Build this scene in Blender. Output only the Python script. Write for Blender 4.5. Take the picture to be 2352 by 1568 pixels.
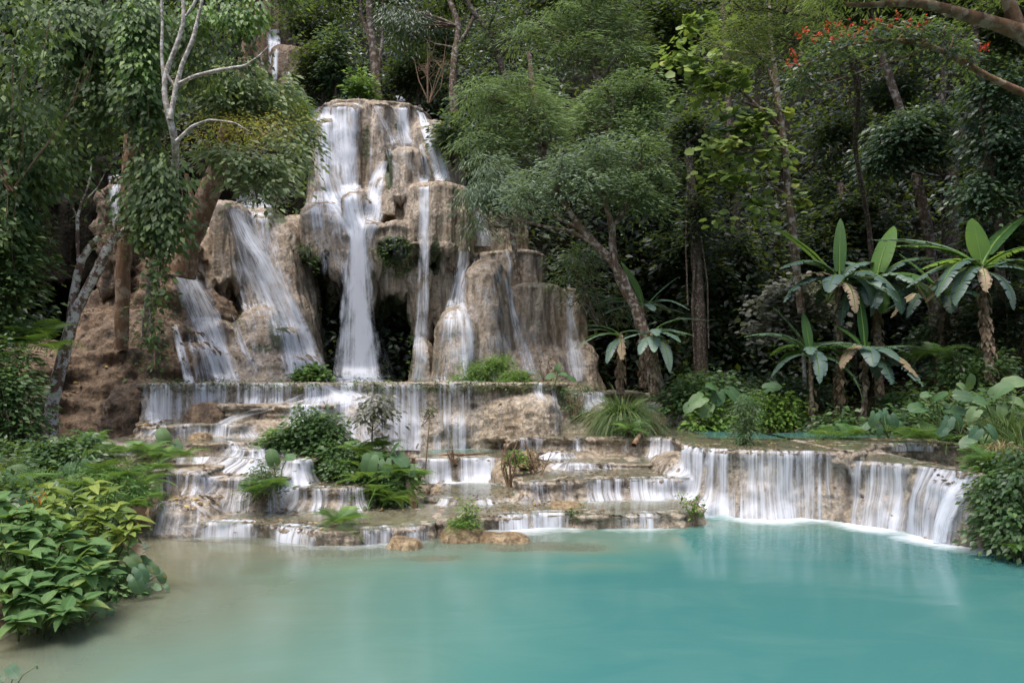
import bpy, bmesh, math, random
import numpy as np
from mathutils import Vector, Matrix
from mathutils.bvhtree import BVHTree

for o in list(bpy.data.objects):
    bpy.data.objects.remove(o)
scene = bpy.context.scene
COL = scene.collection
R = math.radians
rng = np.random.default_rng(7)
random.seed(7)

# ------------------------------------------------------------------ camera
F, CX, HY, ZC = 1700.0, 1176.0, 868.0, 3.0      # focal length, centre column and eye level of a 2352 x 1568 frame
cam_data = bpy.data.cameras.new('camera')
cam_data.sensor_width = 36.0
cam_data.lens = F / 2352.0 * 36.0
cam_data.shift_y = (HY - 784.0) / 2352.0
cam_data.clip_start = 0.1
cam_data.clip_end = 500.0
cam = bpy.data.objects.new('camera', cam_data)
cam.location = (0, 0, ZC)
cam.rotation_euler = (R(90), 0, 0)
COL.objects.link(cam)
scene.camera = cam

# ------------------------------------------------------------------ sky, sun, exposure
SUN_EL, SUN_AZ = 72.0, 215.0                     # azimuth: degrees clockwise from the view direction (+Y)
world = bpy.data.worlds.new('World')
scene.world = world
world.use_nodes = True
wn = world.node_tree.nodes
bg = wn.get('Background')
sky = wn.new('ShaderNodeTexSky')
sky.sky_type = 'NISHITA'
sky.sun_disc = False
sky.sun_elevation = R(SUN_EL)
sky.sun_rotation = R(SUN_AZ)
sky.air_density = 1.0
sky.dust_density = 4.0
sky.ozone_density = 1.0
world.node_tree.links.new(sky.outputs[0], bg.inputs[0])
bg.inputs[1].default_value = 0.13
sun_data = bpy.data.lights.new('sun', 'SUN')
sun_data.energy = 1.5
sun_data.angle = R(28)
sun_data.color = (1.0, 0.95, 0.88)
sun = bpy.data.objects.new('sun', sun_data)
sun.location = (0, -5, 40)
sd = Vector((math.sin(R(SUN_AZ)) * math.cos(R(SUN_EL)), math.cos(R(SUN_AZ)) * math.cos(R(SUN_EL)), math.sin(R(SUN_EL))))
sun.rotation_euler = sd.to_track_quat('Z', 'Y').to_euler()
COL.objects.link(sun)
scene.view_settings.view_transform = 'Standard'
scene.view_settings.look = 'None'
scene.view_settings.exposure = 1.25
scene.view_settings.gamma = 1.0
scene.view_settings.use_curve_mapping = False
scene.render.engine = 'CYCLES'
scene.cycles.max_bounces = 8
scene.cycles.diffuse_bounces = 3
scene.cycles.glossy_bounces = 3
scene.cycles.transmission_bounces = 3
scene.cycles.transparent_max_bounces = 12
scene.cycles.sample_clamp_indirect = 4.0
scene.cycles.use_denoising = True

# ------------------------------------------------------------------ helpers
def at(x, y, Y):
    return Vector(((x - CX) / F * Y, Y, ZC - (y - HY) / F * Y))
def onz(x, y, z):
    return at(x, y, (ZC - z) * F / (y - HY))
def A(p):
    return np.array(p, dtype=float)

def _h(ix, iy, iz, seed):
    h = (ix * 374761393 + iy * 668265263 + iz * 1274126177 + seed * 974634777) & 0xFFFFFFFF
    h = ((h ^ (h >> 13)) * 1274126177) & 0xFFFFFFFF
    h = ((h ^ (h >> 15)) * 2246822519) & 0xFFFFFFFF
    return ((h ^ (h >> 16)) & 0xFFFFFF) / float(0xFFFFFF)
def noise(p, sc=1.0, seed=0):
    """value noise 0..1 for points p (N,3)"""
    q = np.asarray(p, dtype=float) * np.asarray(sc, dtype=float)
    i = np.floor(q).astype(np.int64)
    f = q - i
    f = f * f * (3 - 2 * f)
    x, y, z = i[:, 0], i[:, 1], i[:, 2]
    fx, fy, fz = f[:, 0], f[:, 1], f[:, 2]
    def c(dx, dy, dz): return _h(x + dx, y + dy, z + dz, seed)
    a = c(0,0,0) * (1-fx) + c(1,0,0) * fx
    b = c(0,1,0) * (1-fx) + c(1,1,0) * fx
    d = c(0,0,1) * (1-fx) + c(1,0,1) * fx
    e = c(0,1,1) * (1-fx) + c(1,1,1) * fx
    return (a * (1-fy) + b * fy) * (1-fz) + (d * (1-fy) + e * fy) * fz
def fbm(p, sc=1.0, seed=0, oct=4):
    s, a, t = 0.0, 1.0, 0.0
    sc = np.asarray(sc, dtype=float)
    for k in range(oct):
        s = s + a * noise(p, sc * 2.03 ** k, seed + 17 * k)
        t += a; a *= 0.5
    return s / t
def sstep(x, a, b):
    t = np.clip((x - a) / (b - a), 0, 1)
    return t * t * (3 - 2 * t)

def tag(o, label=None, cat=None, group=None, kind=None):
    if label: o['label'] = label
    if cat: o['category'] = cat
    if group: o['group'] = group
    if kind: o['kind'] = kind
    return o
def link(o, parent=None):
    COL.objects.link(o)
    if parent is not None: o.parent = parent
    return o
def empty(name, loc=(0, 0, 0), rz=0.0):
    o = bpy.data.objects.new(name, None)
    o.location = loc; o.rotation_euler = (0, 0, rz)
    o.empty_display_size = 0.2
    return link(o)
def mesh_np(name, v, f, mat=None, smooth=True, attrs=None):
    """v (N,3); f (M,k) int array or list of such arrays"""
    me = bpy.data.meshes.new(name)
    fl = f if isinstance(f, list) else [f]
    fl = [np.asarray(q, dtype=np.int32) for q in fl if len(q)]
    v = np.asarray(v, dtype=np.float32)
    me.vertices.add(len(v)); me.vertices.foreach_set('co', v.ravel())
    loops = np.concatenate([q.ravel() for q in fl])
    tot = np.concatenate([np.full(len(q), q.shape[1], dtype=np.int32) for q in fl])
    st = np.concatenate([[0], np.cumsum(tot)[:-1]]).astype(np.int32)
    me.loops.add(len(loops)); me.loops.foreach_set('vertex_index', loops)
    me.polygons.add(len(tot)); me.polygons.foreach_set('loop_start', st)
    me.update(calc_edges=True); me.validate()
    if smooth:
        me.polygons.foreach_set('use_smooth', np.ones(len(me.polygons), dtype=bool))
    for k, a in (attrs or {}).items():
        a = np.asarray(a, dtype=np.float32)
        if a.ndim == 1:
            at_ = me.attributes.new(k, 'FLOAT', 'POINT'); at_.data.foreach_set('value', a)
        else:
            at_ = me.attributes.new(k, 'FLOAT_VECTOR', 'POINT'); at_.data.foreach_set('vector', a.ravel())
    if mat: me.materials.append(mat)
    return me
MANY = {'crown', 'foliage', 'young_foliage', 'strand_leaves', 'dry_sheath', 'blades', 'flower_cluster', 'orange_bract'}   # leaves too small to pick apart
def obj(name, me, parent=None):
    o = link(bpy.data.objects.new(name, me), parent)
    if name in MANY: o['kind'] = 'stuff'
    return o
def get_np(me):
    v = np.empty(len(me.vertices) * 3, dtype=np.float32); me.vertices.foreach_get('co', v)
    n = np.empty(len(me.vertices) * 3, dtype=np.float32); me.vertices.foreach_get('normal', n)
    return v.reshape(-1, 3).astype(float), n.reshape(-1, 3).astype(float)

# ---- materials
class NT:
    def __init__(s, name):
        s.m = bpy.data.materials.new(name); s.m.use_nodes = True
        s.t = s.m.node_tree; s.t.nodes.clear()
        s.out = s.n('OutputMaterial')
    def n(s, typ, **kw):
        nd = s.t.nodes.new('ShaderNode' + typ)
        for k, v in kw.items(): setattr(nd, k, v)
        return nd
    def l(s, a, b):
        s.t.links.new(a, b)
    def put(s, node, i, v):
        sk = node.inputs[i]
        if isinstance(v, bpy.types.NodeSocket): s.l(v, sk)
        elif isinstance(v, (tuple, list)):
            sk.default_value = tuple(v) + (1.0,) if len(v) == 3 and sk.type == 'RGBA' else v
        else: sk.default_value = v
    def math(s, op, a, b=None, clamp=False):
        nd = s.n('Math', operation=op); nd.use_clamp = clamp
        s.put(nd, 0, a)
        if b is not None: s.put(nd, 1, b)
        return nd.outputs[0]
    def mix(s, fac, a, b, blend='MIX'):
        nd = s.n('MixRGB', blend_type=blend)
        s.put(nd, 0, fac); s.put(nd, 1, a); s.put(nd, 2, b)
        return nd.outputs[0]
    def attr(s, name, vec=False):
        nd = s.n('Attribute', attribute_name=name)
        return nd.outputs['Vector'] if vec else nd.outputs['Fac']
    def coord(s):
        g = s.n('NewGeometry'); return g.outputs['Position']
    def objco(s):
        return s.n('TexCoord').outputs['Object']
    def mapping(s, vec, scale=(1, 1, 1), loc=(0, 0, 0)):
        nd = s.n('Mapping'); s.l(vec, nd.inputs[0]); nd.inputs['Scale'].default_value = scale; nd.inputs['Location'].default_value = loc
        return nd.outputs[0]
    def noise(s, vec, scale, detail=4, rough=0.55, dist=0.0):
        nd = s.n('TexNoise'); s.l(vec, nd.inputs['Vector'])
        nd.inputs['Scale'].default_value = scale; nd.inputs['Detail'].default_value = detail
        nd.inputs['Roughness'].default_value = rough; nd.inputs['Distortion'].default_value = dist
        return nd.outputs[0]
    def voronoi(s, vec, scale, feature='F1'):
        nd = s.n('TexVoronoi', feature=feature); s.l(vec, nd.inputs['Vector']); nd.inputs['Scale'].default_value = scale
        return nd.outputs['Distance']
    def ramp(s, fac, stops):
        nd = s.n('ValToRGB'); s.put(nd, 0, fac)
        e = nd.color_ramp.elements
        while len(e) < len(stops): e.new(0.5)
        for q, (p, c) in zip(e, stops):
            q.position = p; q.color = tuple(c) + (1.0,) if len(c) == 3 else c
        return nd.outputs[0]
    def rng(s, v, a, b, c=0.0, d=1.0):
        nd = s.n('MapRange'); nd.clamp = True
        s.put(nd, 0, v); s.put(nd, 1, a); s.put(nd, 2, b); s.put(nd, 3, c); s.put(nd, 4, d)
        return nd.outputs[0]
    def bump(s, h, strength=0.5, dist=0.05):
        nd = s.n('Bump'); s.l(h, nd.inputs['Height']); nd.inputs['Strength'].default_value = strength; nd.inputs['Distance'].default_value = dist
        return nd.outputs[0]
    def bsdf(s, col, rough=0.7, normal=None, spec=0.3):
        b = s.n('BsdfPrincipled'); s.put(b, 'Base Color', col); s.put(b, 'Roughness', rough)
        b.inputs['Specular IOR Level'].default_value = spec
        if normal is not None: s.l(normal, b.inputs['Normal'])
        return b.outputs[0]
    def done(s, sh):
        s.l(sh, s.out.inputs['Surface']); return s.m

def rock_material(name, light, mid, dark, ochre, spec=0.35, streak=1.0, grit=1.0):
    t = NT(name)
    p = t.coord()
    st = t.mapping(p, (1.0, 1.0, 0.16))
    n1 = t.noise(p, 0.55, 5, 0.6)
    n2 = t.noise(st, 2.6, 5, 0.62, 0.6)
    n3 = t.noise(p, 9.0, 5, 0.7)
    n4 = t.noise(p, 34.0, 3, 0.7)
    c = t.ramp(n2, [(0.36, dark), (0.455, mid), (0.57, light), (0.72, [min(1, q * 1.18) for q in light])])
    c = t.mix(t.rng(n1, 0.5, 0.72, 0, 0.7), c, ochre)
    c = t.mix(t.rng(t.voronoi(t.mapping(p, (1, 1, .7), (3.1, 1.7, 0)), 7.0), 0.12, 0.3, 0.7 * grit, 0.0), c, [q * 0.45 for q in dark])
    c = t.mix(t.rng(n3, 0.38, 0.58, 0.75 * grit, 0.0), c, [q * 0.5 for q in dark])
    n5 = t.noise(t.mapping(p, (1.0, 1.0, 0.09)), 7.5, 4, 0.6, 0.4)
    c = t.mix(t.rng(n5, 0.40, 0.54, 0.6 * streak, 0.0), c, [q * 0.9 for q in dark])
    pit = t.voronoi(t.mapping(p, (1, 1, 0.6)), 11.0)
    c = t.mix(t.rng(n4, 0.3, 0.7, 0.35, 0.0), c, [q * 0.6 for q in mid])
    # moss where the modelled mask says so, broken up
    ms = t.attr('moss')
    mm = t.math('ADD', ms, t.math('MULTIPLY', t.math('SUBTRACT', n3, 0.5), 1.2))
    mm = t.rng(mm, 0.42, 0.62)
    mcol = t.ramp(n4, [(0.3, (0.012, 0.018, 0.006)), (0.55, (0.04, 0.055, 0.014)), (0.75, (0.09, 0.10, 0.025))])
    c = t.mix(mm, c, mcol)
    rough = t.rng(n1, 0.3, 0.7, 0.42, 0.8)
    h = t.math('ADD', t.math('MULTIPLY', n3, 0.9), t.math('ADD', t.math('MULTIPLY', n4, 0.35), t.math('MULTIPLY', pit, 0.5)))
    h = t.math('ADD', h, t.math('MULTIPLY', n2, 1.0 * streak))
    return t.done(t.bsdf(c, rough, t.bump(h, 0.45 + 0.55 * grit, 0.10), spec))

M = {}
M['tufa'] = rock_material('tufa_rock', (0.47, 0.39, 0.305), (0.31, 0.245, 0.175), (0.095, 0.072, 0.052), (0.28, 0.19, 0.10), grit=.4, spec=.5)
M['tufa_pale'] = rock_material('tufa_terrace_rock', (0.56, 0.48, 0.38), (0.38, 0.315, 0.235), (0.11, 0.09, 0.07), (0.40, 0.285, 0.15), streak=0.45, grit=.75)
M['earth'] = rock_material('brown_earth_rock', (0.24, 0.168, 0.105), (0.145, 0.095, 0.056), (0.05, 0.034, 0.022), (0.19, 0.105, 0.048), streak=0.5, grit=.7)
M['soil_and_shade'] = rock_material('dark_soil_and_cave_shade', (0.022, 0.018, 0.012), (0.014, 0.012, 0.008), (0.007, 0.007, 0.005), (0.014, 0.016, 0.007), spec=.04)  # hillside soil; on the cave rock its dark tone stands for shade

def ground_material(name):
    t = NT(name); p = t.coord()
    sp = t.n('SeparateXYZ'); t.l(p, sp.inputs[0])
    n1 = t.noise(p, 1.4, 5, .6); n2 = t.noise(p, 9, 4, .65)
    silt = t.ramp(n1, [(.3, (.17, .155, .105)), (.6, (.29, .265, .185)), (.8, (.38, .34, .25))])
    earth = t.ramp(n2, [(.3, (.03, .022, .014)), (.55, (.085, .06, .038)), (.75, (.15, .11, .07))])
    c = t.mix(t.rng(sp.outputs[2], -.05, .06), silt, earth)
    return t.done(t.bsdf(c, .85, t.bump(t.math('ADD', n1, n2), .5, .05), .15))
M['ground'] = ground_material('silt_and_earth')
M['rear'] = rock_material('sky_blocking_slope', (0.05, 0.075, 0.03), (0.03, 0.05, 0.02), (0.012, 0.02, 0.01), (0.04, 0.05, 0.02), spec=.04)

def water_sheet_material(name, ka=1.5, kb=.8, kg=1.6):
    """falling water: streaky white sheet, clear between the strands"""
    t = NT(name)
    uv = t.attr('flow', True)
    dn = t.attr('dens')
    g = t.noise(t.mapping(uv, (1.0, 0.10, 1.0)), 1.7, 2, 0.5, 0.2)
    a = t.noise(t.mapping(uv, (1.0, 0.03, 1.0)), 9.0, 3, 0.6, 0.12)
    b = t.noise(t.mapping(uv, (1.0, 0.02, 1.0)), 30.0, 2, 0.6, 0.05)
    k2 = t.noise(t.mapping(uv, (1.0, 0.45, 1.0)), 2.4, 4, 0.6, 0.6)
    def cen(x, k): return t.math('MULTIPLY', t.math('SUBTRACT', x, 0.5), k)
    s = t.math('ADD', cen(a, ka), t.math('ADD', t.math('ADD', cen(b, kb), cen(k2, 1.1)), cen(g, kg)))
    s = t.math('ADD', s, dn)
    al = t.rng(s, 0.10, 0.92)
    al = t.math('MULTIPLY', t.math('MULTIPLY', al, al), t.math('SUBTRACT', 3.0, t.math('MULTIPLY', al, 2.0)))
    al = t.math('MULTIPLY', al, t.rng(dn, 0.0, 0.16))
    al = t.math('MINIMUM', al, 0.97)
    h = t.math('ADD', a, t.math('MULTIPLY', b, 0.6))
    b1 = t.bsdf((0.74, 0.775, 0.85), 0.45, t.bump(h, 0.15, 0.03), 0.25)
    tr = t.n('BsdfTranslucent'); t.put(tr, 0, (0.76, 0.81, 0.89))
    m1 = t.n('MixShader'); m1.inputs[0].default_value = 0.3
    t.l(b1, m1.inputs[1]); t.l(tr.outputs[0], m1.inputs[2])
    tp = t.n('BsdfTransparent')
    m2 = t.n('MixShader'); t.l(al, m2.inputs[0]); t.l(tp.outputs[0], m2.inputs[1]); t.l(m1.outputs[0], m2.inputs[2])
    return t.done(m2.outputs[0])
M['fall'] = water_sheet_material('falling_water', 1.25, .55, 1.4)
M['silk'] = water_sheet_material('silky_falling_water', 0.9, .4, .9)

def pool_material(name):
    """milky travertine water: what lies below shows through where it is shallow; blue-green where it is deep"""
    t = NT(name)
    p = t.coord()
    dep = t.attr('depth')
    fo = t.attr('foam')
    n = t.noise(t.mapping(p, (0.5, 1.0, 1)), 0.35, 3, 0.5)
    col = t.ramp(t.math('ADD', dep, t.math('MULTIPLY', t.math('SUBTRACT', n, 0.5), 0.25)),
                 [(0.0, (0.19, 0.185, 0.125)), (0.15, (0.145, 0.17, 0.122)), (0.4, (0.10, 0.18, 0.145)), (0.7, (0.062, 0.175, 0.155)), (1.0, (0.045, 0.155, 0.148))])
    cl = t.noise(t.mapping(p, (.45, .9, 1)), 0.9, 5, 0.6, 1.2)
    col = t.mix(t.rng(cl, .45, .75, 0, .22), col, (0.15, 0.25, 0.215))
    fn = t.noise(t.mapping(p, (1.6, 4.0, 1)), 2.2, 3, 0.6)
    ff = t.rng(t.math('ADD', fo, t.math('MULTIPLY', t.math('SUBTRACT', fn, 0.5), 0.7)), 0.3, 1.15)
    ff = t.math('MULTIPLY', ff, t.rng(fo, 0.02, 0.2))
    col = t.mix(ff, col, (0.72, 0.78, 0.82))
    bn = t.noise(t.mapping(p, (0.7, 2.0, 1)), 1.6, 3, 0.6)
    nor = t.bump(bn, 0.12, 0.05)
    d = t.n('BsdfDiffuse'); t.l(col, d.inputs[0])
    tp = t.n('BsdfTransparent'); t.put(tp, 0, (0.92, 0.95, 0.9))
    op = t.math('MAXIMUM', t.rng(dep, 0.0, 0.3, 0.3, 0.97), ff)
    m1 = t.n('MixShader'); t.l(op, m1.inputs[0]); t.l(tp.outputs[0], m1.inputs[1]); t.l(d.outputs[0], m1.inputs[2])
    g = t.n('BsdfGlossy'); g.inputs['Roughness'].default_value = 0.12; t.l(nor, g.inputs['Normal'])
    fr = t.n('Fresnel'); fr.inputs[0].default_value = 1.33; t.l(nor, fr.inputs['Normal'])
    fac = t.math('MULTIPLY', fr.outputs[0], t.math('SUBTRACT', 1.0, t.math('MULTIPLY', ff, 0.8)))
    m2 = t.n('MixShader'); t.l(fac, m2.inputs[0]); t.l(m1.outputs[0], m2.inputs[1]); t.l(g.outputs[0], m2.inputs[2])
    return t.done(m2.outputs[0])
M['pool'] = pool_material('pool_water')
# ================================================================== rock: domes, curtains and terraces grown together
class Solid:
    def __init__(s): s.v, s.f, s.n = [], [], 0
    def add(s, v, f):
        s.v.append(np.asarray(v, dtype=float))
        s.f += [[i + s.n for i in q] for q in f]
        s.n += len(v)
    def mesh(s, name):
        me = bpy.data.meshes.new(name)
        me.from_pydata(np.concatenate(s.v).tolist(), [], s.f)
        me.update()
        return me

def bulge(S, x0, x1, y0, y1, Y, d, cap=0.35, flare=0.0, lean=0.0, shx=0.0, nt=18, na=28, e=2.8, drips=0):
    """a rounded travertine body: frame columns x0..x1, rows y0..y1, front at distance Y, depth radius d (m).
    cap: share of the height that is dome; flare: widening (+) or narrowing (-) below; lean: metres it comes forward; shx: sideways drift (px)"""
    a = (x1 - x0) / 2 / F * Y
    cx = ((x0 + x1) / 2 - CX) / F * Y
    zt = ZC - (y0 - HY) / F * Y
    zb = ZC - (y1 - HY) / F * Y
    v, f = [], []
    ts = np.concatenate([np.linspace(0.0, 1, nt // 2) ** 2 * cap, np.linspace(cap, 1, nt // 2 + 1)[1:]])
    ts[0] = 0.0
    ang = np.linspace(0, 2 * math.pi, na, endpoint=False)
    ca, sa = np.cos(ang), np.sin(ang)
    rr = 1.0 / (np.abs(ca) ** e + np.abs(sa) ** e) ** (1 / e)
    for t in ts:
        if t < cap:
            q = 1 - t / cap
            r = math.sqrt(max(0.0, 1 - q ** 2.2)) * 0.96 + 0.04
        else:
            r = 1 + flare * (t - cap) / (1 - cap)
        dx = shx / F * Y * t
        dy = -lean * (t - 0.5)
        z = zt + (zb - zt) * t
        v += [(cx + dx + a * r * rr[k] * ca[k], Y + d + dy + d * r * rr[k] * sa[k], z) for k in range(na)]
    n = len(ts)
    for i in range(n - 1):
        for k in range(na):
            k2 = (k + 1) % na
            f.append([i * na + k, (i + 1) * na + k, (i + 1) * na + k2, i * na + k2])
    f.append(list(range(na)))
    f.append([(n - 1) * na + k for k in reversed(range(na))])
    S.add(v, f)
    for _ in range(int(drips * a * 5)):                     # stalactite fringe along the lower edge
        g = random.uniform(math.pi * 1.02, math.pi * 1.98); q = random.uniform(.72, 1.0)
        i = int(g / (2 * math.pi) * na) % na; r = (1 + flare) * rr[i] * q
        bx = cx + shx / F * Y + a * r * math.cos(g); by = Y + d - lean * .5 + d * r * math.sin(g)
        L = random.uniform(.25, 1.0) * drips; w = random.uniform(.08, .22)
        cv = [(bx + w * math.cos(t), by + w * math.sin(t), zb + .3) for t in np.linspace(0, 2 * math.pi, 7)[:-1]] + [(bx, by, zb - L)]
        S.add(cv, [[k, (k + 1) % 6, 6] for k in range(6)] + [[5, 4, 3, 2, 1, 0]])

def remesh(S, name, vox, smooth=2):
    me = S.mesh(name + '_raw')
    o = bpy.data.objects.new(name + '_raw', me); COL.objects.link(o)
    m = o.modifiers.new('r', 'REMESH'); m.mode = 'VOXEL'; m.voxel_size = vox; m.adaptivity = 0
    if smooth:
        m2 = o.modifiers.new('s', 'SMOOTH'); m2.iterations = smooth; m2.factor = 0.5
    dg = bpy.context.evaluated_depsgraph_get(); dg.update()
    out = bpy.data.meshes.new_from_object(o.evaluated_get(dg), depsgraph=dg)
    bpy.data.objects.remove(o); bpy.data.meshes.remove(me)
    out.name = name
    return out

BVH_V, BVH_F, RANGES = [], [], []
def owner(i):
    for a, b, n in RANGES:
        if a <= i < b: return n
def finish_rock(me, name, v, mat, label, moss):
    me.vertices.foreach_set('co', v.astype(np.float32).ravel())
    a = me.attributes.new('moss', 'FLOAT', 'POINT'); a.data.foreach_set('value', moss.astype(np.float32))
    me.update()
    me.polygons.foreach_set('use_smooth', np.ones(len(me.polygons), dtype=bool))
    me.materials.clear(); me.materials.append(mat)
    o = obj(name, me)
    tag(o, label, None, None, 'structure')
    base = sum(len(q) for q in BVH_V)
    BVH_V.append(v)
    f0 = len(BVH_F)
    BVH_F.extend([[i + base for i in p.vertices] for p in me.polygons])
    RANGES.append((f0, len(BVH_F), name))
    return o

def px_of(v):
    return CX + v[:, 0] / v[:, 1] * F, HY - (v[:, 2] - ZC) / v[:, 1] * F

MOSS_SPOTS = []   # (px, py, rx, ry, strength) resolved at the rock's own place below
def cliff(name, specs, vox, mat, label, moss_spots=(), amp=1.0, seed=0, drip=0.5, rough=1.0):
    S = Solid()
    for s in specs: bulge(S, *s)
    me = remesh(S, name, vox, 3)
    v, n = get_np(me)
    up = n[:, 2]
    d = (fbm(v, 0.5, seed, 3) - 0.5) * 0.5
    rid = np.abs(noise(v, (1.5, 1.5, 0.16), seed + 3) - 0.5) * 2
    d += (rid - 0.45) * 0.56 * (1 - np.clip(np.abs(up), 0, 1))
    rid2 = np.abs(noise(v, (4.2, 4.2, 0.5), seed + 5) - 0.5) * 2
    rid3 = np.abs(noise(v, (9, 9, .7), seed + 6) - 0.5) * 2
    d += (rid3 - .45) * .08 * (1 - np.clip(np.abs(up), 0, 1))
    d += (rid2 - 0.45) * 0.20 * (1 - 0.7 * np.clip(np.abs(up), 0, 1))
    d += ((fbm(v, 2.6, seed + 8, 3) - 0.5) * 0.13 + (fbm(v, 8.5, seed + 9, 2) - 0.5) * 0.07) * rough
    if rough > 1: d += (noise(v, (.8, .8, 4.0), seed + 10) - .5) * .35
    v = v + n * (d * amp)[:, None]
    dn = np.clip(-up - 0.25, 0, 1) * 1.4
    st = np.maximum(0, noise(v * (1, 1, 0), 5.0, seed + 11) - 0.42) * 2.2 + np.maximum(0, noise(v * (1, 1, 0), 2.2, seed + 12) - 0.5) * 1.6
    v[:, 2] -= np.minimum(dn, 1) * st * drip
    px, py = px_of(v)
    moss = np.zeros(len(v))
    for (mx, my, rx, ry, s) in moss_spots:
        q = np.sqrt(((px - mx) / rx) ** 2 + ((py - my) / ry) ** 2)
        moss = np.maximum(moss, s * (1 - sstep(q, 0.55, 1.15)))
    return finish_rock(me, name, v, mat, label, moss)

def dr(n): return (18, 28, 2.8, n)
def B(x0, x1, y0, y1, Y, d, cap=.3, fl=0., ln=0., sh=0., n=0): return (x0, x1, y0, y1, Y, d, cap, fl, ln, sh) + dr(n)
cliff('travertine_cliff', [
    B(684, 985, 210, 500, 35.2, 4.0, .05, .06, .6),                 # top block
    B(900, 1045, 230, 480, 35.0, 3.0, .3, .15, 1.2, 15),            # right shoulder
    B(630, 1100, 520, 905, 34.6, 4.0, .08),
    B(600, 700, 470, 905, 34.0, 3.0, .15, .1, .5),                         # back of the hollow
    B(700, 1075, 420, 600, 34.2, 3.0, .1),                          # middle body
    B(706, 786, 250, 470, 34.3, 2.2, .12, .08, .6),                 # lip under the left panel
    B(745, 832, 222, 470, 34.5, 2.2, .06, .05, .5),
    B(828, 905, 218, 480, 34.6, 2.0, .05, .1, .5),
    B(655, 790, 440, 572, 32.2, 2.2, .5, .0, 0, 0, .7),             # big hanging dome
    B(712, 845, 455, 610, 31.9, 2.0, .4, -.15, .2, 10, .6),
    B(750, 850, 520, 690, 31.8, 1.6, .3, -.5, .2, 20, .6),          # its pointed skirt
    B(768, 850, 420, 540, 31.8, 1.6, .45, .05),
    B(795, 880, 486, 598, 31.4, 1.6, .4, -.1, 0, 0, .5),
    B(842, 925, 380, 500, 33.2, 1.6, .5, .15, .5),
    B(888, 975, 322, 450, 32.9, 2.0, .25, .05, .2, 0, .3),          # knob
    B(915, 1070, 398, 560, 32.0, 2.4, .18, .06, .3, 0, .8),         # right block
    B(985, 1085, 450, 600, 32.2, 2.0, .3, -.05, 0, 0, .8),
    B(862, 938, 496, 548, 31.6, 1.5, .5, .0, 0, 0, .6),
    B(856, 960, 575, 668, 32.4, 1.5, .2, -.12, 0, 0, .8),           # hanging curtain
    B(915, 1005, 600, 760, 32.3, 1.6, .2, -.25, 0, 0, .6),
    B(985, 1065, 560, 730, 32.6, 1.8, .2, -.1, 0, 0, .5),
    B(930, 992, 772, 890, 31.2, 1.2, .5, .1),
    B(1070, 1222, 455, 600, 35.3, 2.5, .2, .1),
    B(1072, 1268, 566, 830, 33.0, 2.8, .04, .04, .2),
    ], 0.08, M['tufa'], 'tall tan travertine cliff with rounded domes behind the main waterfall',
    [(690, 720, 75, 190, 1), (900, 790, 60, 130, 1), (905, 570, 50, 36, .95), (690, 360, 30, 150, .85), (893, 390, 14, 60, .75), (925, 290, 25, 16, .7), (662, 600, 40, 70, .95), (1000, 590, 16, 60, .7), (842, 330, 14, 60, .6)], 0.8, 1)
cliff('travertine_dome', [
    B(1040, 1380, 700, 895, 32.0, 3.0, .2, .1, .4),
    B(985, 1112, 690, 895, 28.8, 2.6, .45, .15),
    B(1048, 1172, 570, 895, 29.9, 2.8, .22, .18, .8, 8),
    B(1165, 1300, 636, 895, 30.4, 2.8, .08, .05, .5, 0),
    B(1270, 1365, 646, 895, 31.2, 2.4, .18, .12, .6),
    B(1150, 1330, 780, 900, 28.9, 2.4, .8, .35, .8),
    B(1290, 1390, 780, 900, 29.8, 2.0, .6, .2),
    ], 0.08, M['tufa'], 'smooth tan travertine domes to the right of the main plunge',
    [(1160, 560, 90, 18, .5)], 0.7, 20)
cliff('travertine_slab', [
    B(440, 690, 520, 900, 32.2, 2.8, .2, .1, 1.5, 20),
    B(480, 600, 430, 895, 31.0, 2.8, .15, .15, 3.2, 75),
    B(560, 660, 462, 885, 31.2, 2.4, .2, .1, 3.2, 70),
    B(452, 535, 440, 640, 29.8, 1.8, .2, -.1, .5, 8, .8),
    B(395, 500, 500, 760, 30.0, 2.6, .15, .15, 1.0),
    B(372, 465, 570, 770, 29.3, 2.2, .1, .3, 1.2, 20),
    B(415, 512, 722, 795, 28.0, 1.8, .5, .0, 0, 0, .6),
    B(430, 600, 790, 905, 26.8, 2.4, .5, .25, .6),
    B(500, 610, 690, 870, 28.2, 2.0, .3, .1, 1.6, 40),
    B(570, 658, 740, 820, 27.8, 1.5, .45, .0, .5, 0, .5),
    B(550, 690, 800, 905, 27.0, 2.4, .5, .3, .3),
    B(370, 470, 760, 905, 26.5, 2.2, .4, .2, .3),
    ], 0.08, M['tufa'], 'stepped tan travertine slab carrying the cascades beside the leaning tree',
    [(640, 760, 30, 60, .7), (540, 720, 24, 50, .55), (640, 470, 40, 60, .8), (600, 800, 40, 14, .6)], 0.75, 40)
cliff('cave_wall', [(-420, 470, 330, 760, 31.0, 3.5, .1), (-100, 200, 420, 640, 28.5, 2.5, .2)], .16, M['soil_and_shade'], 'rock coloured dark as cave shade behind the vines at the left', (), 1.0, 55)  # cave darkness put into the rock colour
cliff('upper_cliff', [(590, 700, 70, 330, 43, 3.0, .15, .15, 1.0), (560, 640, -60, 180, 46, 3, .1), (640, 720, 150, 330, 41, 2.5, .2, .1)], .14, M['earth'], 'brown cliff of the second fall high above the left shoulder', [(600, 230, 60, 60, .6), (690, 250, 40, 50, .7)], 1.0, 57)
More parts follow.
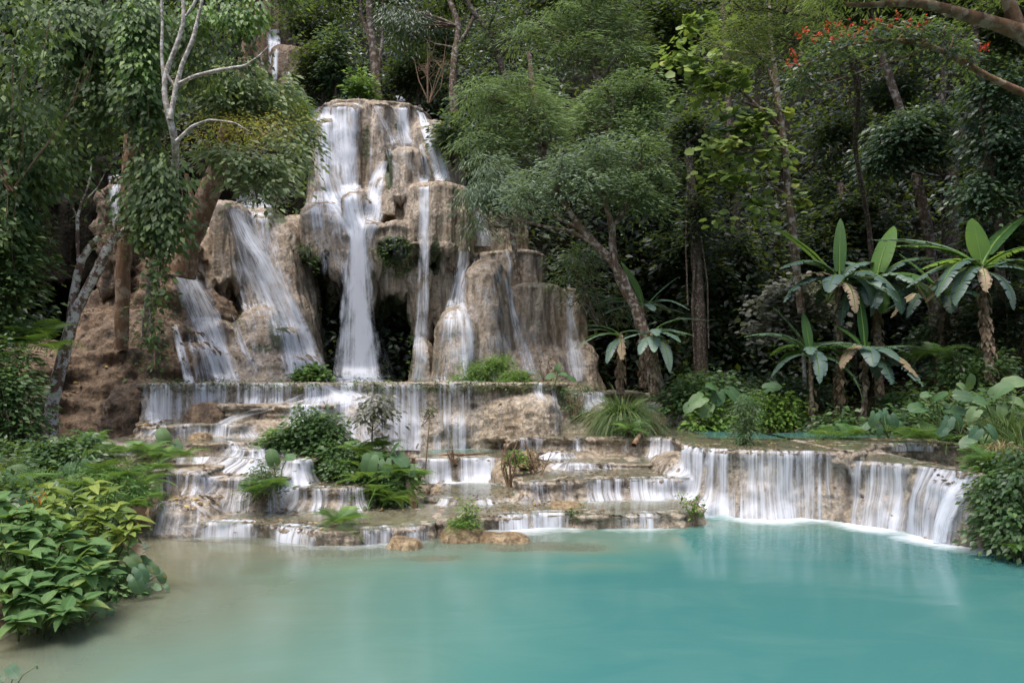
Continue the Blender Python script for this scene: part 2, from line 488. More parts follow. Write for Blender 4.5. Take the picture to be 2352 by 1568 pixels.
cliff('brown_slope', [
    (60, 420, 585, 1020, 25.5, 4.0, .35, .25, 4.0, 20),
    (95, 360, 690, 1020, 22.8, 3.0, .5, .25, 1.8),
    (190, 352, 870, 1025, 20.6, 1.8, .6, .25, .4),
    (-200, 150, 780, 1060, 21.5, 3.0, .4, .2, .8),
    (195, 290, 395, 640, 26.6, 2.4, .2),
    (290, 400, 520, 800, 26.8, 2.2, .3, .2, 1.5),
    (330, 430, 790, 960, 23.6, 2.0, .5, .2, .6),
    ], 0.09, M['earth'], 'bare brown rock slope below the white-mottled tree', [(350, 520, 60, 50, .5), (150, 620, 60, 30, .5), (90, 900, 40, 60, .6)], 0.9, 60, rough=3.2)

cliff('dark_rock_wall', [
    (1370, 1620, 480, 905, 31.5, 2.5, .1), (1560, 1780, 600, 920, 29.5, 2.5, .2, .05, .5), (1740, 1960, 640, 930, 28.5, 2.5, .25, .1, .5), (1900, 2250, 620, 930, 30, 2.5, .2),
    ], 0.14, M['soil_and_shade'], 'dark mossy rock wall under the forest behind the right bank', [(1650, 800, 160, 160, .7), (1850, 800, 120, 140, .6)], 1.0, 80)

# ------------------------------------------------------------------ terraces
TERR = {}
def resample(pts, step):
    pts = np.asarray(pts, dtype=float)
    d = np.r_[0, np.cumsum(np.linalg.norm(np.diff(pts, axis=0), axis=1))]
    k = max(2, int(d[-1] / step))
    s = np.linspace(0, d[-1], k)
    return np.stack([np.interp(s, d, pts[:, i]) for i in range(pts.shape[1])], 1)
def smooth_poly(pts, it=2):
    p = np.asarray(pts, dtype=float)
    for _ in range(it):
        q = [p[0]]
        for a, b in zip(p[:-1], p[1:]): q += [a * .75 + b * .25, a * .25 + b * .75]
        q.append(p[-1]); p = np.array(q)
    return p
def terrace(S, key, rim, z, zbase, back, slope=0.12, seed=0, wob=0.10, lip=0.04):
    """rim: frame points of the front edge, left to right, at height z (or with a distance as third value); solid from zbase up to z, back metres deep"""
    p = []
    for r in rim:
        q = onz(r[0], r[1], z) if len(r) == 2 else at(r[0], r[1], r[2])
        p.append((q.x, q.y))
    p = smooth_poly(p, 2)
    p = resample(p, 0.12)
    t = np.gradient(p, axis=0); t /= np.linalg.norm(t, axis=1)[:, None] + 1e-9
    nrm = np.stack([t[:, 1], -t[:, 0]], 1)      # outward (towards the viewer)
    q3 = np.c_[p, np.full(len(p), z)]
    w = (noise(q3, 1.1, seed + 1) - 0.5) * 2 * wob + (noise(q3, 3.1, seed + 2) - 0.5) * wob * 0.9 + (noise(q3, .45, seed + 3) - 0.5) * wob * 2.2
    edge = np.minimum(1, np.minimum(np.arange(len(p)), np.arange(len(p))[::-1]) / 5.0)
    p = p + nrm * (w * edge)[:, None]
    TERR[key] = dict(p=p, n=nrm, z=z, zb=zbase, slope=slope)
    h = z - zbase
    q_ = min(1, h / .35)
    rings = [(z, 0.02), (z - 0.05 * q_, lip + .05), (z - 0.11 * q_, lip), (z - 0.18 * q_, -.06), (z - 0.38 * h, slope * 0.1 - .02), (z - 0.6 * h, slope * 0.6), (zbase, slope), (zbase - 0.6, slope + 0.12)]
    k = len(p)
    v, f = [], []
    bx0, bx1 = p[0], p[-1]
    yb = max(bx0[1], bx1[1], p[:, 1].max()) + back
    for (zz, off) in rings:
        lump = (noise(np.c_[p, np.full(k, zz)], (1.3, 1.3, 1.8), seed + 7) - 0.5) * 0.30 * min(1, h / .8) if zz < z - .3 * h else np.zeros(k)
        pr = p + nrm * (off + lump)[:, None]
        v += [(a, b, zz) for a, b in pr] + [(bx1[0] + .1, yb, zz), (bx0[0] - .1, yb, zz)]
    m = k + 2
    for i in range(len(rings) - 1):
        for j in range(m):
            j2 = (j + 1) % m
            f.append([i * m + j, (i + 1) * m + j, (i + 1) * m + j2, i * m + j2])
    f.append([j for j in reversed(range(m))][::-1])
    f.append([(len(rings) - 1) * m + j for j in reversed(range(m))])
    S.add(v, f)
def mound(S, x0, x1, y0, y1, Y, d, cap=.6, flare=.15, lean=0., shx=0.):
    bulge(S, x0, x1, y0, y1, Y, d, cap, flare, lean, shx)

POOLS = []
def finish_terraces(S, name, label, vox, seed, carve=()):
    me = remesh(S, name, vox, 1)
    v, n = get_np(me)
    up = np.clip(n[:, 2], 0, 1)
    side = 1 - np.clip(np.abs(n[:, 2]), 0, 1)
    d = (fbm(v, 1.7, seed, 3) - 0.5) * 0.34 * side
    d += (np.abs(noise(v, (6.5, 6.5, 1.6), seed + 3) - .5) * 2 - .45) * 0.09 * side
    d += (noise(v, (1.8, 1.8, 11.0), seed + 4) - .5) * 0.075 * side
    d += (fbm(v, 6.0, seed + 5, 3) - .5) * 0.16 * side
    v2 = v + n * d[:, None]
    v2[:, 2] += up * ((fbm(v, 1.3, seed + 9, 3) - .5) * 0.07 + (fbm(v, 6.0, seed + 11, 3) - .5) * 0.075)
    v2[:, 2] -= np.clip(-n[:, 2] - .3, 0, 1) * np.maximum(0, noise(v * (1, 1, 0), 7, seed) - .4) * 0.25
    for (poly, z, depth) in carve:
        ins, dist = in_poly(v[:, :2], poly)
        m = ins & (np.abs(v[:, 2] - z) < 0.12)
        v2[m, 2] -= depth * sstep(dist[m], 0.12, 0.9)
    px, py = px_of(v2)
    moss = np.clip(noise(v, 0.8, seed + 21) - .62, 0, 1) * 1.9 * (.4 + .6 * side)
    return finish_rock(me, name, v2, M['tufa_pale'], label, moss)
def in_poly(p, poly):
    poly = np.asarray(poly, dtype=float)
    x, y = p[:, 0], p[:, 1]
    ins = np.zeros(len(p), dtype=bool); dist = np.full(len(p), 1e9)
    for i in range(len(poly)):
        x1, y1 = poly[i]; x2, y2 = poly[(i + 1) % len(poly)]
        c = (y1 > y) != (y2 > y)
        with np.errstate(divide='ignore', invalid='ignore'):
            xi = (x2 - x1) * (y - y1) / (y2 - y1 + 1e-12) + x1
        ins ^= c & (x < xi)
        L = (x2 - x1) ** 2 + (y2 - y1) ** 2 + 1e-12
        t = np.clip(((x - x1) * (x2 - x1) + (y - y1) * (y2 - y1)) / L, 0, 1)
        dist = np.minimum(dist, np.hypot(x - x1 - t * (x2 - x1), y - y1 - t * (y2 - y1)))
    return ins, dist
def zpoly(pts, z):
    return [tuple(onz(x, y, z))[:2] for x, y in pts]

# left stack
S = Solid()
terrace(S, 'A', [(412, 1200), (437, 1201), (526, 1199), (615, 1203), (697, 1213), (755, 1219), (800, 1217), (880, 1213), (936, 1209), (998, 1204)], 0.25, -0.05, 3.2, .06, 1)
mound(S, 318, 480, 1148, 1245, 14.1, 1.0, .55, .18)
terrace(S, 'B2', [(470, 1092), (500, 1099), (560, 1098), (620, 1100), (655, 1094)], 0.93, 0.2, 1.5, .16, 2)
terrace(S, 'B3', [(650, 1112), (690, 1121), (760, 1120), (830, 1122), (862, 1108)], 0.70, 0.2, 2.2, .16, 3)
terrace(S, 'B4', [(352, 1076), (375, 1084), (420, 1082), (455, 1087), (476, 1078)], 1.08, 0.5, 1.6, .12, 4)
terrace(S, 'C', [(392, 1042), (420, 1049), (500, 1046), (560, 1052), (640, 1058), (690, 1060), (725, 1050)], 1.21, 0.6, 2.0, .2, 5)
terrace(S, 'D', [(530, 1028), (560, 1034), (620, 1031), (670, 1031), (712, 1024)], 1.37, 1.1, 3.0, .05, 6)
terrace(S, 'E', [(230, 1012), (300, 1020), (400, 1020), (505, 1016), (560, 1013), (640, 1004)], 1.52, 1.2, 2.5, .08, 7)
terrace(S, 'F', [(322, 970), (345, 977), (420, 974), (500, 974), (560, 977), (616, 968)], 1.84, 1.4, 2.5, .12, 8)
mound(S, 515, 640, 966, 1015, 18.4, 1.0, .6, .1)
terrace(S, 'G', [(500, 958, 19.4), (560, 945, 19.2), (640, 934, 19.0), (700, 928, 19.0), (748, 932, 19.2)], 2.30, 1.4, 2.5, .35, 9)
mound(S, 470, 640, 945, 1000, 19.2, 1.5, .7, .2)
finish_terraces(S, 'rimstone_terrace', 'stack of stepped tan rimstone terraces below the brown boulder', 0.045, 100,
    [(zpoly([(480, 1192), (520, 1180), (760, 1178), (950, 1168), (1000, 1196), (760, 1208), (620, 1196)], .25), .25, .12)])
# dam
S = Solid()
terrace(S, 'H', [(322, 890, 21.0), (350, 884, 20.0), (450, 881, 20.4), (600, 880, 20.8), (760, 879, 21.3), (950, 879, 21.5), (1130, 879, 21.6), (1262, 880, 21.8), (1300, 898, 22.6)], 2.85, 0.9, 3.0, .25, 10, .18, .08)
mound(S, 690, 880, 888, 1050, 20.6, 1.5, .35, .25, .5)
mound(S, 1090, 1275, 905, 1010, 21.2, 1.2, .45, .15)
mound(S, 1180, 1290, 900, 1010, 21.0, 1.0, .5, .15)
mound(S, 940, 1030, 935, 1060, 21.2, .9, .6, .2)
mound(S, 1255, 1345, 900, 1010, 22.0, 1.2, .6, .2)
mound(S, 1285, 1425, 955, 1010, 21.6, 1.5, .7, .2)
mound(S, 1350, 1460, 925, 1010, 22.8, 1.5, .7, .2)
terrace(S, 'R', [(1285, 912, 24.0), (1340, 900, 24.2), (1420, 900, 24.6), (1480, 908, 25.2)], 2.52, 1.2, 3.0, .3, 11)
terrace(S, 'R2', [(1470, 930, 25.4), (1500, 926, 25.0), (1550, 925, 25.0), (1590, 932, 25.3)], 2.12, 1.2, 3.0, .25, 12)
terrace(S, 'R3', [(1480, 908, 26.6), (1530, 903, 26.2), (1580, 908, 26.6)], 2.42, 1.8, 3.0, .2, 13)
finish_terraces(S, 'travertine_dam', 'long level travertine dam with a straight crest across the middle', 0.06, 130)
# middle stack
S = Solid()
terrace(S, 'I', [(995, 1192), (1040, 1192), (1110, 1184), (1200, 1180), (1290, 1180), (1350, 1183), (1440, 1182), (1520, 1179), (1580, 1177), (1612, 1166)], 0.27, -0.05, 2.6, .06, 20)
mound(S, 1015, 1110, 1196, 1240, 13.9, .7, .7, .15)
terrace(S, 'J', [(985, 1142), (1060, 1149), (1130, 1145), (1190, 1138), (1250, 1132)], 0.37, 0.1, 3.2, .05, 21)
terrace(S, 'K', [(1186, 1098), (1204, 1108), (1250, 1104), (1330, 1102), (1420, 1100), (1510, 1100), (1570, 1098), (1600, 1096)], 0.715, 0.2, 2.6, .14, 22)
terrace(S, 'M', [(1262, 1058), (1290, 1066), (1350, 1065), (1430, 1063), (1475, 1064), (1540, 1062)], 0.85, 0.6, 2.0, .06, 23)
terrace(S, 'T', [(950, 1046), (985, 1054), (1045, 1053), (1100, 1051), (1150, 1052), (1200, 1050)], 0.95, 0.3, 3.2, .12, 24)
terrace(S, 'N', [(1255, 1036), (1285, 1041), (1330, 1036), (1400, 1030), (1480, 1032), (1502, 1024)], 1.0, 0.7, 2.2, .1, 25)
terrace(S, 'O', [(1168, 1010), (1180, 1005), (1260, 1004), (1340, 1005), (1420, 1004), (1470, 1004), (1520, 1006), (1570, 1007), (1620, 1004)], 1.36, 0.7, 5.0, .12, 26)
mound(S, 1290, 1400, 1038, 1062, 19.7, 1.2, .8, .2)
mound(S, 1430, 1500, 1058, 1085, 18.6, .8, .8, .2)
mound(S, 1190, 1290, 1078, 1120, 17.4, 1.3, .8, .2)
mound(S, 1125, 1250, 1062, 1130, 18.0, 1.2, .5, .15)
finish_terraces(S, 'rimstone_terrace', 'low wide rimstone terraces with leaf litter in the centre of the cascade', 0.045, 160,
    [(zpoly([(1330, 1172), (1280, 1158), (1400, 1150), (1540, 1150), (1580, 1168), (1460, 1176)], .27), .27, .35),
     (zpoly([(1010, 1142), (1010, 1108), (1150, 1104), (1190, 1120), (1120, 1140)], .37), .37, .2),
     (zpoly([(960, 1050), (900, 1028), (1150, 1026), (1170, 1040), (1060, 1048)], .95), .95, .6)])
# right falls
S = Solid()
terrace(S, 'Q', [(1572, 1014), (1592, 1024), (1615, 1030), (1680, 1032), (1760, 1034), (1840, 1034), (1900, 1037), (1934, 1036)], 1.41, -0.1, 9.0, .30, 30, .14, .06)
terrace(S, 'Q2', [(1915, 1052), (1940, 1055), (2000, 1060), (2080, 1066), (2160, 1076), (2225, 1086), (2268, 1088)], 1.27, -0.1, 4.0, .35, 31, .14, .06)
terrace(S, 'Q3', [(1955, 1040), (1990, 1026), (2030, 1018), (2090, 1016), (2160, 1019), (2240, 1024)], 1.44, 1.1, 6.0, .05, 32)
mound(S, 1690, 1860, 1085, 1200, 15.9, .9, .6, .2)
mound(S, 2000, 2100, 1130, 1240, 14.9, .7, .6, .2)
mound(S, 2180, 2330, 1090, 1275, 13.2, 1.3, .4, .1)
mound(S, 1520, 1640, 1050, 1110, 17.2, 1.2, .7, .3)
finish_terraces(S, 'rimstone_terrace', 'tall travertine step behind the two wide veils of the right pool', 0.045, 190,
    [(zpoly([(1480, 998), (1440, 982), (1560, 977), (1900, 985), (2150, 1008), (1900, 1014), (1640, 1010)], 1.41), 1.41, 1.0)])
# banks and pool bed
def heightfield(name, x0, x1, y0, y1, step, fn, mat, label, kind='structure', moss=0.0, bvh=True):
    nx = int((x1 - x0) / step) + 1; ny = int((y1 - y0) / step) + 1
    gx, gy = np.meshgrid(np.linspace(x0, x1, nx), np.linspace(y0, y1, ny))
    z = fn(gx.ravel(), gy.ravel())
    v = np.c_[gx.ravel(), gy.ravel(), z]
    i = np.arange(nx * ny).reshape(ny, nx)
    f = np.stack([i[:-1, :-1], i[:-1, 1:], i[1:, 1:], i[1:, :-1]], -1).reshape(-1, 4)
    me = mesh_np(name, v, f, mat, True, {'moss': np.full(len(v), moss)})
    o = obj(name, me); tag(o, label, None, None, kind)
    if bvh:
        base = sum(len(q) for q in BVH_V); BVH_V.append(v); f0 = len(BVH_F); BVH_F.extend((f + base).tolist()); RANGES.append((f0, len(BVH_F), name))
    return o
def bank_left(x, y):
    """x of the left shoreline at distance y"""
    return np.interp(y, [-10, 4, 8.5, 9.8, 10.7, 12.0, 13.2, 14.0, 16, 20], [-7, -6.2, -5.9, -5.6, -5.3, -6.0, -6.6, -7.0, -7.6, -9])
def bank_right(x, y):
    return np.interp(y, [-10, 6, 9, 12, 13.2, 14.5, 18, 24, 34], [6.0, 7.5, 8.6, 8.9, 8.7, 9.3, 11.5, 14, 16])
def bed_z(x, y):
    p3 = np.c_[x, y, np.zeros_like(x)]
    left = x - bank_left(x, y); right = bank_right(x, y) - x
    deep = 1.45 * sstep(left, 0.3, 8.0) + 0.5 * sstep(left, 0, 1.4)
    far = 13.9 + 0.05 * x
    dd = np.clip(far + np.where(x > 3.2, 1.6, 0) - y, 0, 10)
    deep = deep * (0.30 + 0.70 * sstep(dd, 0.1, 3.2))
    deep = deep * (0.55 + 0.45 * sstep(x, -1.5, 3.0))
    z = -0.02 - deep - (fbm(p3, 0.8, 5, 3) - .5) * 0.35 * np.clip(deep, 0, .6)
    shelf = .8 * sstep(noise(p3, (.75, 1.3, 1), 61), .5, .72) * (1 - sstep(dd, 1.2, 3.4)) * sstep(3.4 - x, 0, .8)
    z = z * (1 - shelf) + (-.10 - .12 * noise(p3, 2.2, 62)) * shelf
    land = np.maximum(-left, -right)
    z = np.where(land > 0, np.maximum(z, land * 0.55 + (fbm(p3, .6, 9, 3) - .5) * .3 * np.clip(land, 0, 1)), z)
    hl = np.interp(-left, [0, 1, 3, 8], [0, .55, 1.2, 3.0])
    z = np.where((left < 0), hl + (fbm(p3, .9, 9, 3) - .5) * .3 * np.clip(-left, 0, 1), z)
    hr = np.interp(-right, [0, .3, .8, 2.0, 4, 10], [0, .5, 1.2, 1.7, 2.4, 5.5])
    z = np.where((right < 0), hr + (fbm(p3, .9, 9, 3) - .5) * .4 * np.clip(-right, 0, 1), z)
    z = np.where((y > 15.5) & (x > -3), np.minimum(z, np.where(right < 0, z, -1)), z)
    return z
heightfield('ground', -26, 26, -10, 30, 0.16, bed_z, M['ground'], 'tan bed and earth banks around the turquoise pool')
# shallow ledges under water in front of the low terraces
def hill_z(x, y):
    p3 = np.c_[x, y, np.zeros_like(x)]
    base = np.interp(y, [20, 25, 28, 31, 36, 40, 48, 60, 80], [-3, .8, 1.9, 2.6, 9.0, 14, 22, 36, 56])
    gap = np.exp(-((x + 5) / 7.5) ** 2)                         # the valley of the falls
    falls = np.interp(y, [20, 33, 37, 39, 46, 48, 60, 80], [-3, 1.0, 12.0, 14.2, 16, 22, 34, 52])
    z = base * (1 - gap) + falls * gap
    lft = np.interp(-x, [14, 20, 30, 45], [0, 5, 14, 30]) * sstep(y, 22, 34)
    rgt = np.interp(x, [13, 18, 26, 45], [0, 2.0, 9, 26]) * sstep(y, 12, 26)
    z = np.maximum(z, z * .5 + lft + 1) if False else z + lft * (1 - gap) + rgt
    return z + (fbm(p3, .25, 31, 4) - .5) * 3.5 * sstep(y, 30, 40) + (fbm(p3, 1.1, 35, 3) - .5) * .8 * sstep(y, 24, 34)
heightfield('hill', -60, 60, 21, 82, 0.6, hill_z, M['soil_and_shade'], 'dark wooded hillside rising behind the falls', moss=0.35)

# unseen wooded slope added behind the viewer to block low sky, for light from above
def rear_z(x, y):
    p3 = np.c_[x, y, np.zeros_like(x)]
    r = np.hypot(x * .85, y - 8)
    return -1.5 + np.interp(r, [24, 30, 40, 55], [0, 6, 20, 30]) * sstep(-y, -14, 6) + (fbm(p3, .2, 41, 3) - .5) * 5 * sstep(r, 25, 34)
heightfield('hill', -60, 60, -48, 20, 1.0, rear_z, M['rear'], 'unseen wooded slope added behind the viewer to block low sky light', bvh=False)

bvh = BVHTree.FromPolygons([tuple(q) for q in np.concatenate(BVH_V)], BVH_F)
# ================================================================== water
def cast_px(x, y):
    d = Vector(((x - CX) / F, 1.0, -(y - HY) / F))
    h = bvh.ray_cast(Vector((0, 0, ZC)), d.normalized(), 200)
    return h[0].y if h[0] is not None else None
FOAM = []      # (x, y, z, radius, strength)
def grid_faces(nr, nc):
    i = np.arange(nr * nc).reshape(nr, nc)
    return np.stack([i[:-1, :-1], i[1:, :-1], i[1:, 1:], i[:-1, 1:]], -1).reshape(-1, 4)
def sm1(a, axis, k):
    for _ in range(k):
        p = np.concatenate([np.take(a, [0], axis), a, np.take(a, [-1], axis)], axis)
        n = a.shape[axis]
        a = 0.25 * np.take(p, range(0, n), axis) + .5 * np.take(p, range(1, n + 1), axis) + .25 * np.take(p, range(2, n + 2), axis)
    return a
WF = 0
def fall(label, rows, dens=0.6, off=0.06, edge=0.25, smooth=3, fade_top=0.0, fade_bot=0.0, Ymax=None, free=True):
    """water running down the rock: rows (y, x_left, x_right[, density]) in the frame, draped over the rock along the line of fall; where the rock draws back, it drops free"""
    global WF
    WF += 1
    rows = [tuple(r) + ((dens,) if len(r) == 3 else ()) for r in rows]
    ry = np.array([r[0] for r in rows], float)
    ny = max(4, int((ry[-1] - ry[0]) / 5) + 1)
    ys = np.linspace(ry[0], ry[-1], ny)
    def sp(k):
        v = np.interp(ys, ry, [r[k] for r in rows]); return sm1(v, 0, 4)
    xl, xr, dd = sp(1), sp(2), sp(3)
    nx = max(5, int(max(xr - xl) / 5) + 1)
    us = np.linspace(0, 1, nx)
    X = xl[:, None] + (xr - xl)[:, None] * us[None]
    Yv = np.full((ny, nx), np.nan)
    for i in range(ny):
        for j in range(nx):
            h = cast_px(X[i, j], ys[i])
            if h is not None and (Ymax is None or h < Ymax): Yv[i, j] = h
    for j in range(nx):                                   # fill misses, keep water from running back into overhangs
        c = Yv[:, j]; ok = ~np.isnan(c)
        if ok.any(): Yv[:, j] = np.interp(np.arange(ny), np.where(ok)[0], c[ok])
    good = ~np.isnan(Yv).any(0)
    for j in range(nx):
        if not good[j]: Yv[:, j] = Yv[:, np.where(good)[0][np.argmin(np.abs(np.where(good)[0] - j))]]
    hit = Yv.copy()
    if free: Yv = np.minimum.accumulate(Yv, axis=0)
    Yv = np.minimum(sm1(sm1(Yv, 0, smooth), 1, smooth), hit + 0.0)
    Yv = sm1(sm1(Yv, 0, 2), 1, 1) - off
    V = np.stack([(X - CX) / F * Yv, Yv, ZC - (ys[:, None] - HY) / F * Yv], -1)
    flow_v = np.r_[0, np.cumsum(np.linalg.norm(np.diff(V[:, nx // 2], axis=0), axis=1))]
    width = ((xr - xl) / F).mean() * Yv.mean()
    flow = np.stack([np.broadcast_to(us[None] * width, (ny, nx)), np.broadcast_to(flow_v[:, None], (ny, nx)), np.full((ny, nx), WF * 3.7)], -1)
    e = np.minimum(us, 1 - us) / max(edge, 1e-3)
    ef = sstep(e, 0, 1)[None] if edge > 0 else np.ones((1, nx))
    tt = np.linspace(0, 1, ny)[:, None]
    den = dd[:, None] * (0.25 + 0.75 * ef) * np.where(ef < .02, 0, 1)
    if fade_top: den = den * sstep(tt, 0, fade_top)
    if fade_bot: den = den * (1 - sstep(tt, 1 - fade_bot, 1))
    me = mesh_np('waterfall', V.reshape(-1, 3), grid_faces(ny, nx), M['silk'], True, {'flow': flow.reshape(-1, 3), 'dens': den.ravel()})
    o = obj('waterfall', me)
    tag(o, label, None, 'falling water', 'structure')
    return V

def curtain(label, key, x0, x1, dens=0.5, zb=None, off=0.03, foam=0.5, spread=0.0, zt=None, gaps=0.35):
    """water spilling over a terrace rim between frame columns x0 and x1, hugging the face"""
    global WF
    WF += 1
    T = TERR[key]
    p = resample(np.c_[T['p'], T['n']], 0.05)
    P, N = p[:, :2], p[:, 2:]
    px = CX + P[:, 0] / P[:, 1] * F
    m = (px >= x0) & (px <= x1)
    P, N = P[m], N[m]
    if len(P) < 4: return
    N = sm1(N, 0, 12); N /= np.linalg.norm(N, axis=1)[:, None]
    z0 = T['z'] if zt is None else zt
    z1 = T['zb'] if zb is None else zb
    k = len(P)
    zs = np.concatenate([[z0 + .022, z0 + .018], np.linspace(z0 + .005, z1 - .02, max(5, int((z0 - z1) / .05)))])
    back = np.array([-.22, -.08] + [0.0] * (len(zs) - 2))
    V = np.zeros((len(zs), k, 3)); O = np.zeros((len(zs), k))
    for j in range(k):
        o_prev = 0.0
        n3 = Vector((N[j, 0], N[j, 1], 0))
        for i, z in enumerate(zs):
            if i < 2: O[i, j] = back[i]; continue
            s = Vector((P[j, 0], P[j, 1], z)) + n3 * 1.2
            h = bvh.ray_cast(s, -n3, 1.6)
            o_ = min(1.2 - h[3], T['slope'] + .28) if h[0] is not None else -1
            o_prev = max(o_, o_prev); O[i, j] = o_prev
    O[2:] = sm1(sm1(O[2:], 1, 2), 0, 2) + off
    for i, z in enumerate(zs):
        V[i, :, :2] = P + N * O[i][:, None]; V[i, :, 2] = z
    us = np.r_[0, np.cumsum(np.linalg.norm(np.diff(P, axis=0), axis=1))]
    L = np.linspace(0, 1, k)
    e = sstep(np.minimum(us, us[-1] - us) / min(0.7, .2 * us[-1]), 0, 1) * .75 + .25 * np.clip(np.minimum(us, us[-1] - us) / .08, 0, 1)
    g = noise(np.c_[us, np.full(k, WF * 5.1), np.zeros(k)], 1.3, 77)
    den = (dens * .97 - .02) * e * (1 - gaps + gaps * 2 * g)
    tt = np.linspace(0, 1, len(zs))
    dn = den[None] * np.where(tt < .06, .55, 1.0)[:, None] * (0.92 + .16 * tt[:, None])
    flow = np.stack([np.broadcast_to(us[None], O.shape), np.broadcast_to((z0 - zs)[:, None], O.shape), np.full(O.shape, WF * 2.3)], -1)
    me = mesh_np('cascade', V.reshape(-1, 3), grid_faces(len(zs), k), M['fall'], True, {'flow': flow.reshape(-1, 3), 'dens': dn.ravel()})
    o = obj('cascade', me)
    tag(o, label, None, 'cascades over the terrace rims', 'structure')
    if foam:
        for j in range(0, k, 3):
            FOAM.append((V[-1, j, 0], V[-1, j, 1], z1, foam * (0.5 + g[j])))

# --- the high falls
fall('main white waterfall, left panel of the upper cliff', [(246, 706, 772, .5), (262, 702, 788, .75), (330, 710, 788, .72), (400, 710, 792, .6), (440, 716, 806, .6), (480, 740, 826, .68), (530, 785, 842, .6), (560, 800, 845, .5)], edge=.28)
fall('main white waterfall, right panel of the upper cliff', [(220, 772, 832, .55), (250, 752, 830, .72), (330, 760, 828, .66), (400, 775, 828, .62), (450, 785, 828, .6), (480, 790, 830, .5)], edge=.28)
fall('short spill at the left end of the fall lip', [(222, 690, 712, .5), (240, 700, 716, .5), (262, 706, 722, .45)], edge=.3)
fall('sparse strands over the left lip', [(226, 715, 750, .22), (262, 715, 755, .25)], edge=.2)
fall('thin film running over the large hanging dome', [(440, 706, 790, .5), (470, 696, 806, .5), (520, 700, 815, .40), (560, 708, 822, .34), (600, 745, 824, .32), (690, 782, 830, .3)], edge=.3)
fall('bright centre stream of the main waterfall', [(425, 772, 838, .55), (470, 768, 844, .7), (520, 788, 850, .8), (555, 797, 846, 1.0), (600, 792, 848, 1.0), (650, 786, 856, .9), (740, 776, 869, .82), (820, 766, 882, .78), (882, 756, 894, .72)], edge=.35, off=.15, smooth=8)
fall('stream joining the main waterfall from the right dome', [(470, 838, 882, .6), (500, 828, 882, .72), (530, 818, 872, .7), (565, 815, 862, .5), (640, 824, 862, .3)], edge=.3)
fall('white stream slanting down beside the boulder knob', [(370, 872, 893, .5), (400, 850, 890, .6), (440, 835, 882, .5), (490, 826, 878, .45)], edge=.3)
fall('drips under the large hanging dome', [(560, 705, 775, .12), (640, 708, 780, .14)], edge=.2, fade_bot=.4)
fall('drips under the small dome', [(540, 868, 950, .1), (600, 868, 950, .12)], edge=.2, fade_bot=.5)
fall('narrow fall over the upper middle lip', [(218, 906, 932, .6), (260, 908, 940, .62), (300, 905, 948, .55), (330, 912, 955, .4)], edge=.25)
fall('long slide down the right shoulder of the cliff', [(230, 950, 962, .5), (290, 962, 992, .65), (350, 982, 1022, .72), (415, 996, 1042, .65)], edge=.3)
fall('short fall behind the boulder knob', [(332, 960, 972, .4), (370, 962, 986, .55), (412, 962, 996, .45)], edge=.3)
fall('thin threads down the rock panel left of the narrow fall', [(224, 838, 880, .16), (330, 842, 880, .2), (400, 845, 875, .2)], edge=.2)
fall('thin plunge down the front of the right cliff block', [(402, 964, 988, .75), (450, 960, 990, .68), (510, 958, 990, .64), (570, 958, 990, .55), (640, 956, 986, .42), (700, 954, 990, .4), (760, 948, 988, .5), (875, 940, 982, .4)], edge=.3)
fall('cascade behind the willowy tree', [(470, 1085, 1110, .5), (520, 1088, 1128, .55), (565, 1082, 1142, .55)], edge=.3)
fall('fan of water over the front right dome', [(578, 1052, 1080, .55), (640, 1040, 1076, .62), (690, 1028, 1070, .62), (730, 1010, 1090, .5), (800, 996, 1105, .44), (878, 988, 1120, .4)], edge=.25)
fall('thin stream between the two right domes', [(575, 1156, 1172, .42), (610, 1164, 1182, .45), (640, 1158, 1176, .6), (720, 1168, 1188, .6), (780, 1180, 1212, .55), (860, 1188, 1240, .4)], edge=.3)
fall('faint veil over the back ledge', [(572, 1180, 1255, .16), (635, 1190, 1256, .2)], edge=.3)
fall('thin runnel on the tall dome', [(585, 1095, 1108, .2), (700, 1118, 1132, .25), (860, 1125, 1140, .2)], edge=.3)
fall('pale slide over the far right dome', [(650, 1300, 1322, .4), (720, 1296, 1318, .5), (780, 1294, 1334, .55), (830, 1292, 1350, .42), (875, 1306, 1350, .3)], edge=.3)
fall('wide veil above the left slab', [(436, 530, 622, .3), (470, 532, 626, .5), (540, 550, 630, .45), (600, 570, 640, .3)], edge=.3)
fall('long white slide down the left slab', [(480, 505, 580, .42), (540, 520, 615, .55), (600, 560, 655, .5), (660, 590, 680, .6), (740, 630, 712, .66), (800, 640, 735, .66), (868, 645, 762, .6)], edge=.3)
fall('broad film over the middle of the left slab', [(520, 520, 580, .4), (600, 545, 600, .42), (680, 575, 640, .42), (770, 605, 655, .3)], edge=.3)
fall('stream dropping from the ledge at the leaning tree', [(568, 376, 432, .6), (610, 385, 438, .68), (660, 400, 475, .58), (720, 418, 510, .52), (738, 430, 515, .5)], edge=.2)
fall('stepped stream over the lower left domes', [(728, 425, 515, .5), (770, 445, 525, .5), (830, 468, 545, .55), (878, 480, 568, .5)], edge=.25)
fall('thin runnel beside the lower left dome', [(745, 390, 410, .4), (800, 402, 430, .5), (880, 420, 452, .5)], edge=.3)
fall('thin runnel on the mossy left boulder', [(740, 528, 548, .4), (800, 548, 572, .5), (860, 575, 600, .45)], edge=.3)
fall('grey seep on the far left column', [(400, 245, 278, .4), (520, 255, 282, .4)], edge=.3)
fall('thin wet film over the left slab', [(460, 480, 640, .16), (600, 490, 680, .24), (760, 540, 720, .26), (872, 560, 765, .24)], edge=.4)
fall('thin wet film over the lower left domes', [(600, 370, 480, .16), (720, 390, 540, .22), (876, 410, 600, .22)], edge=.4)
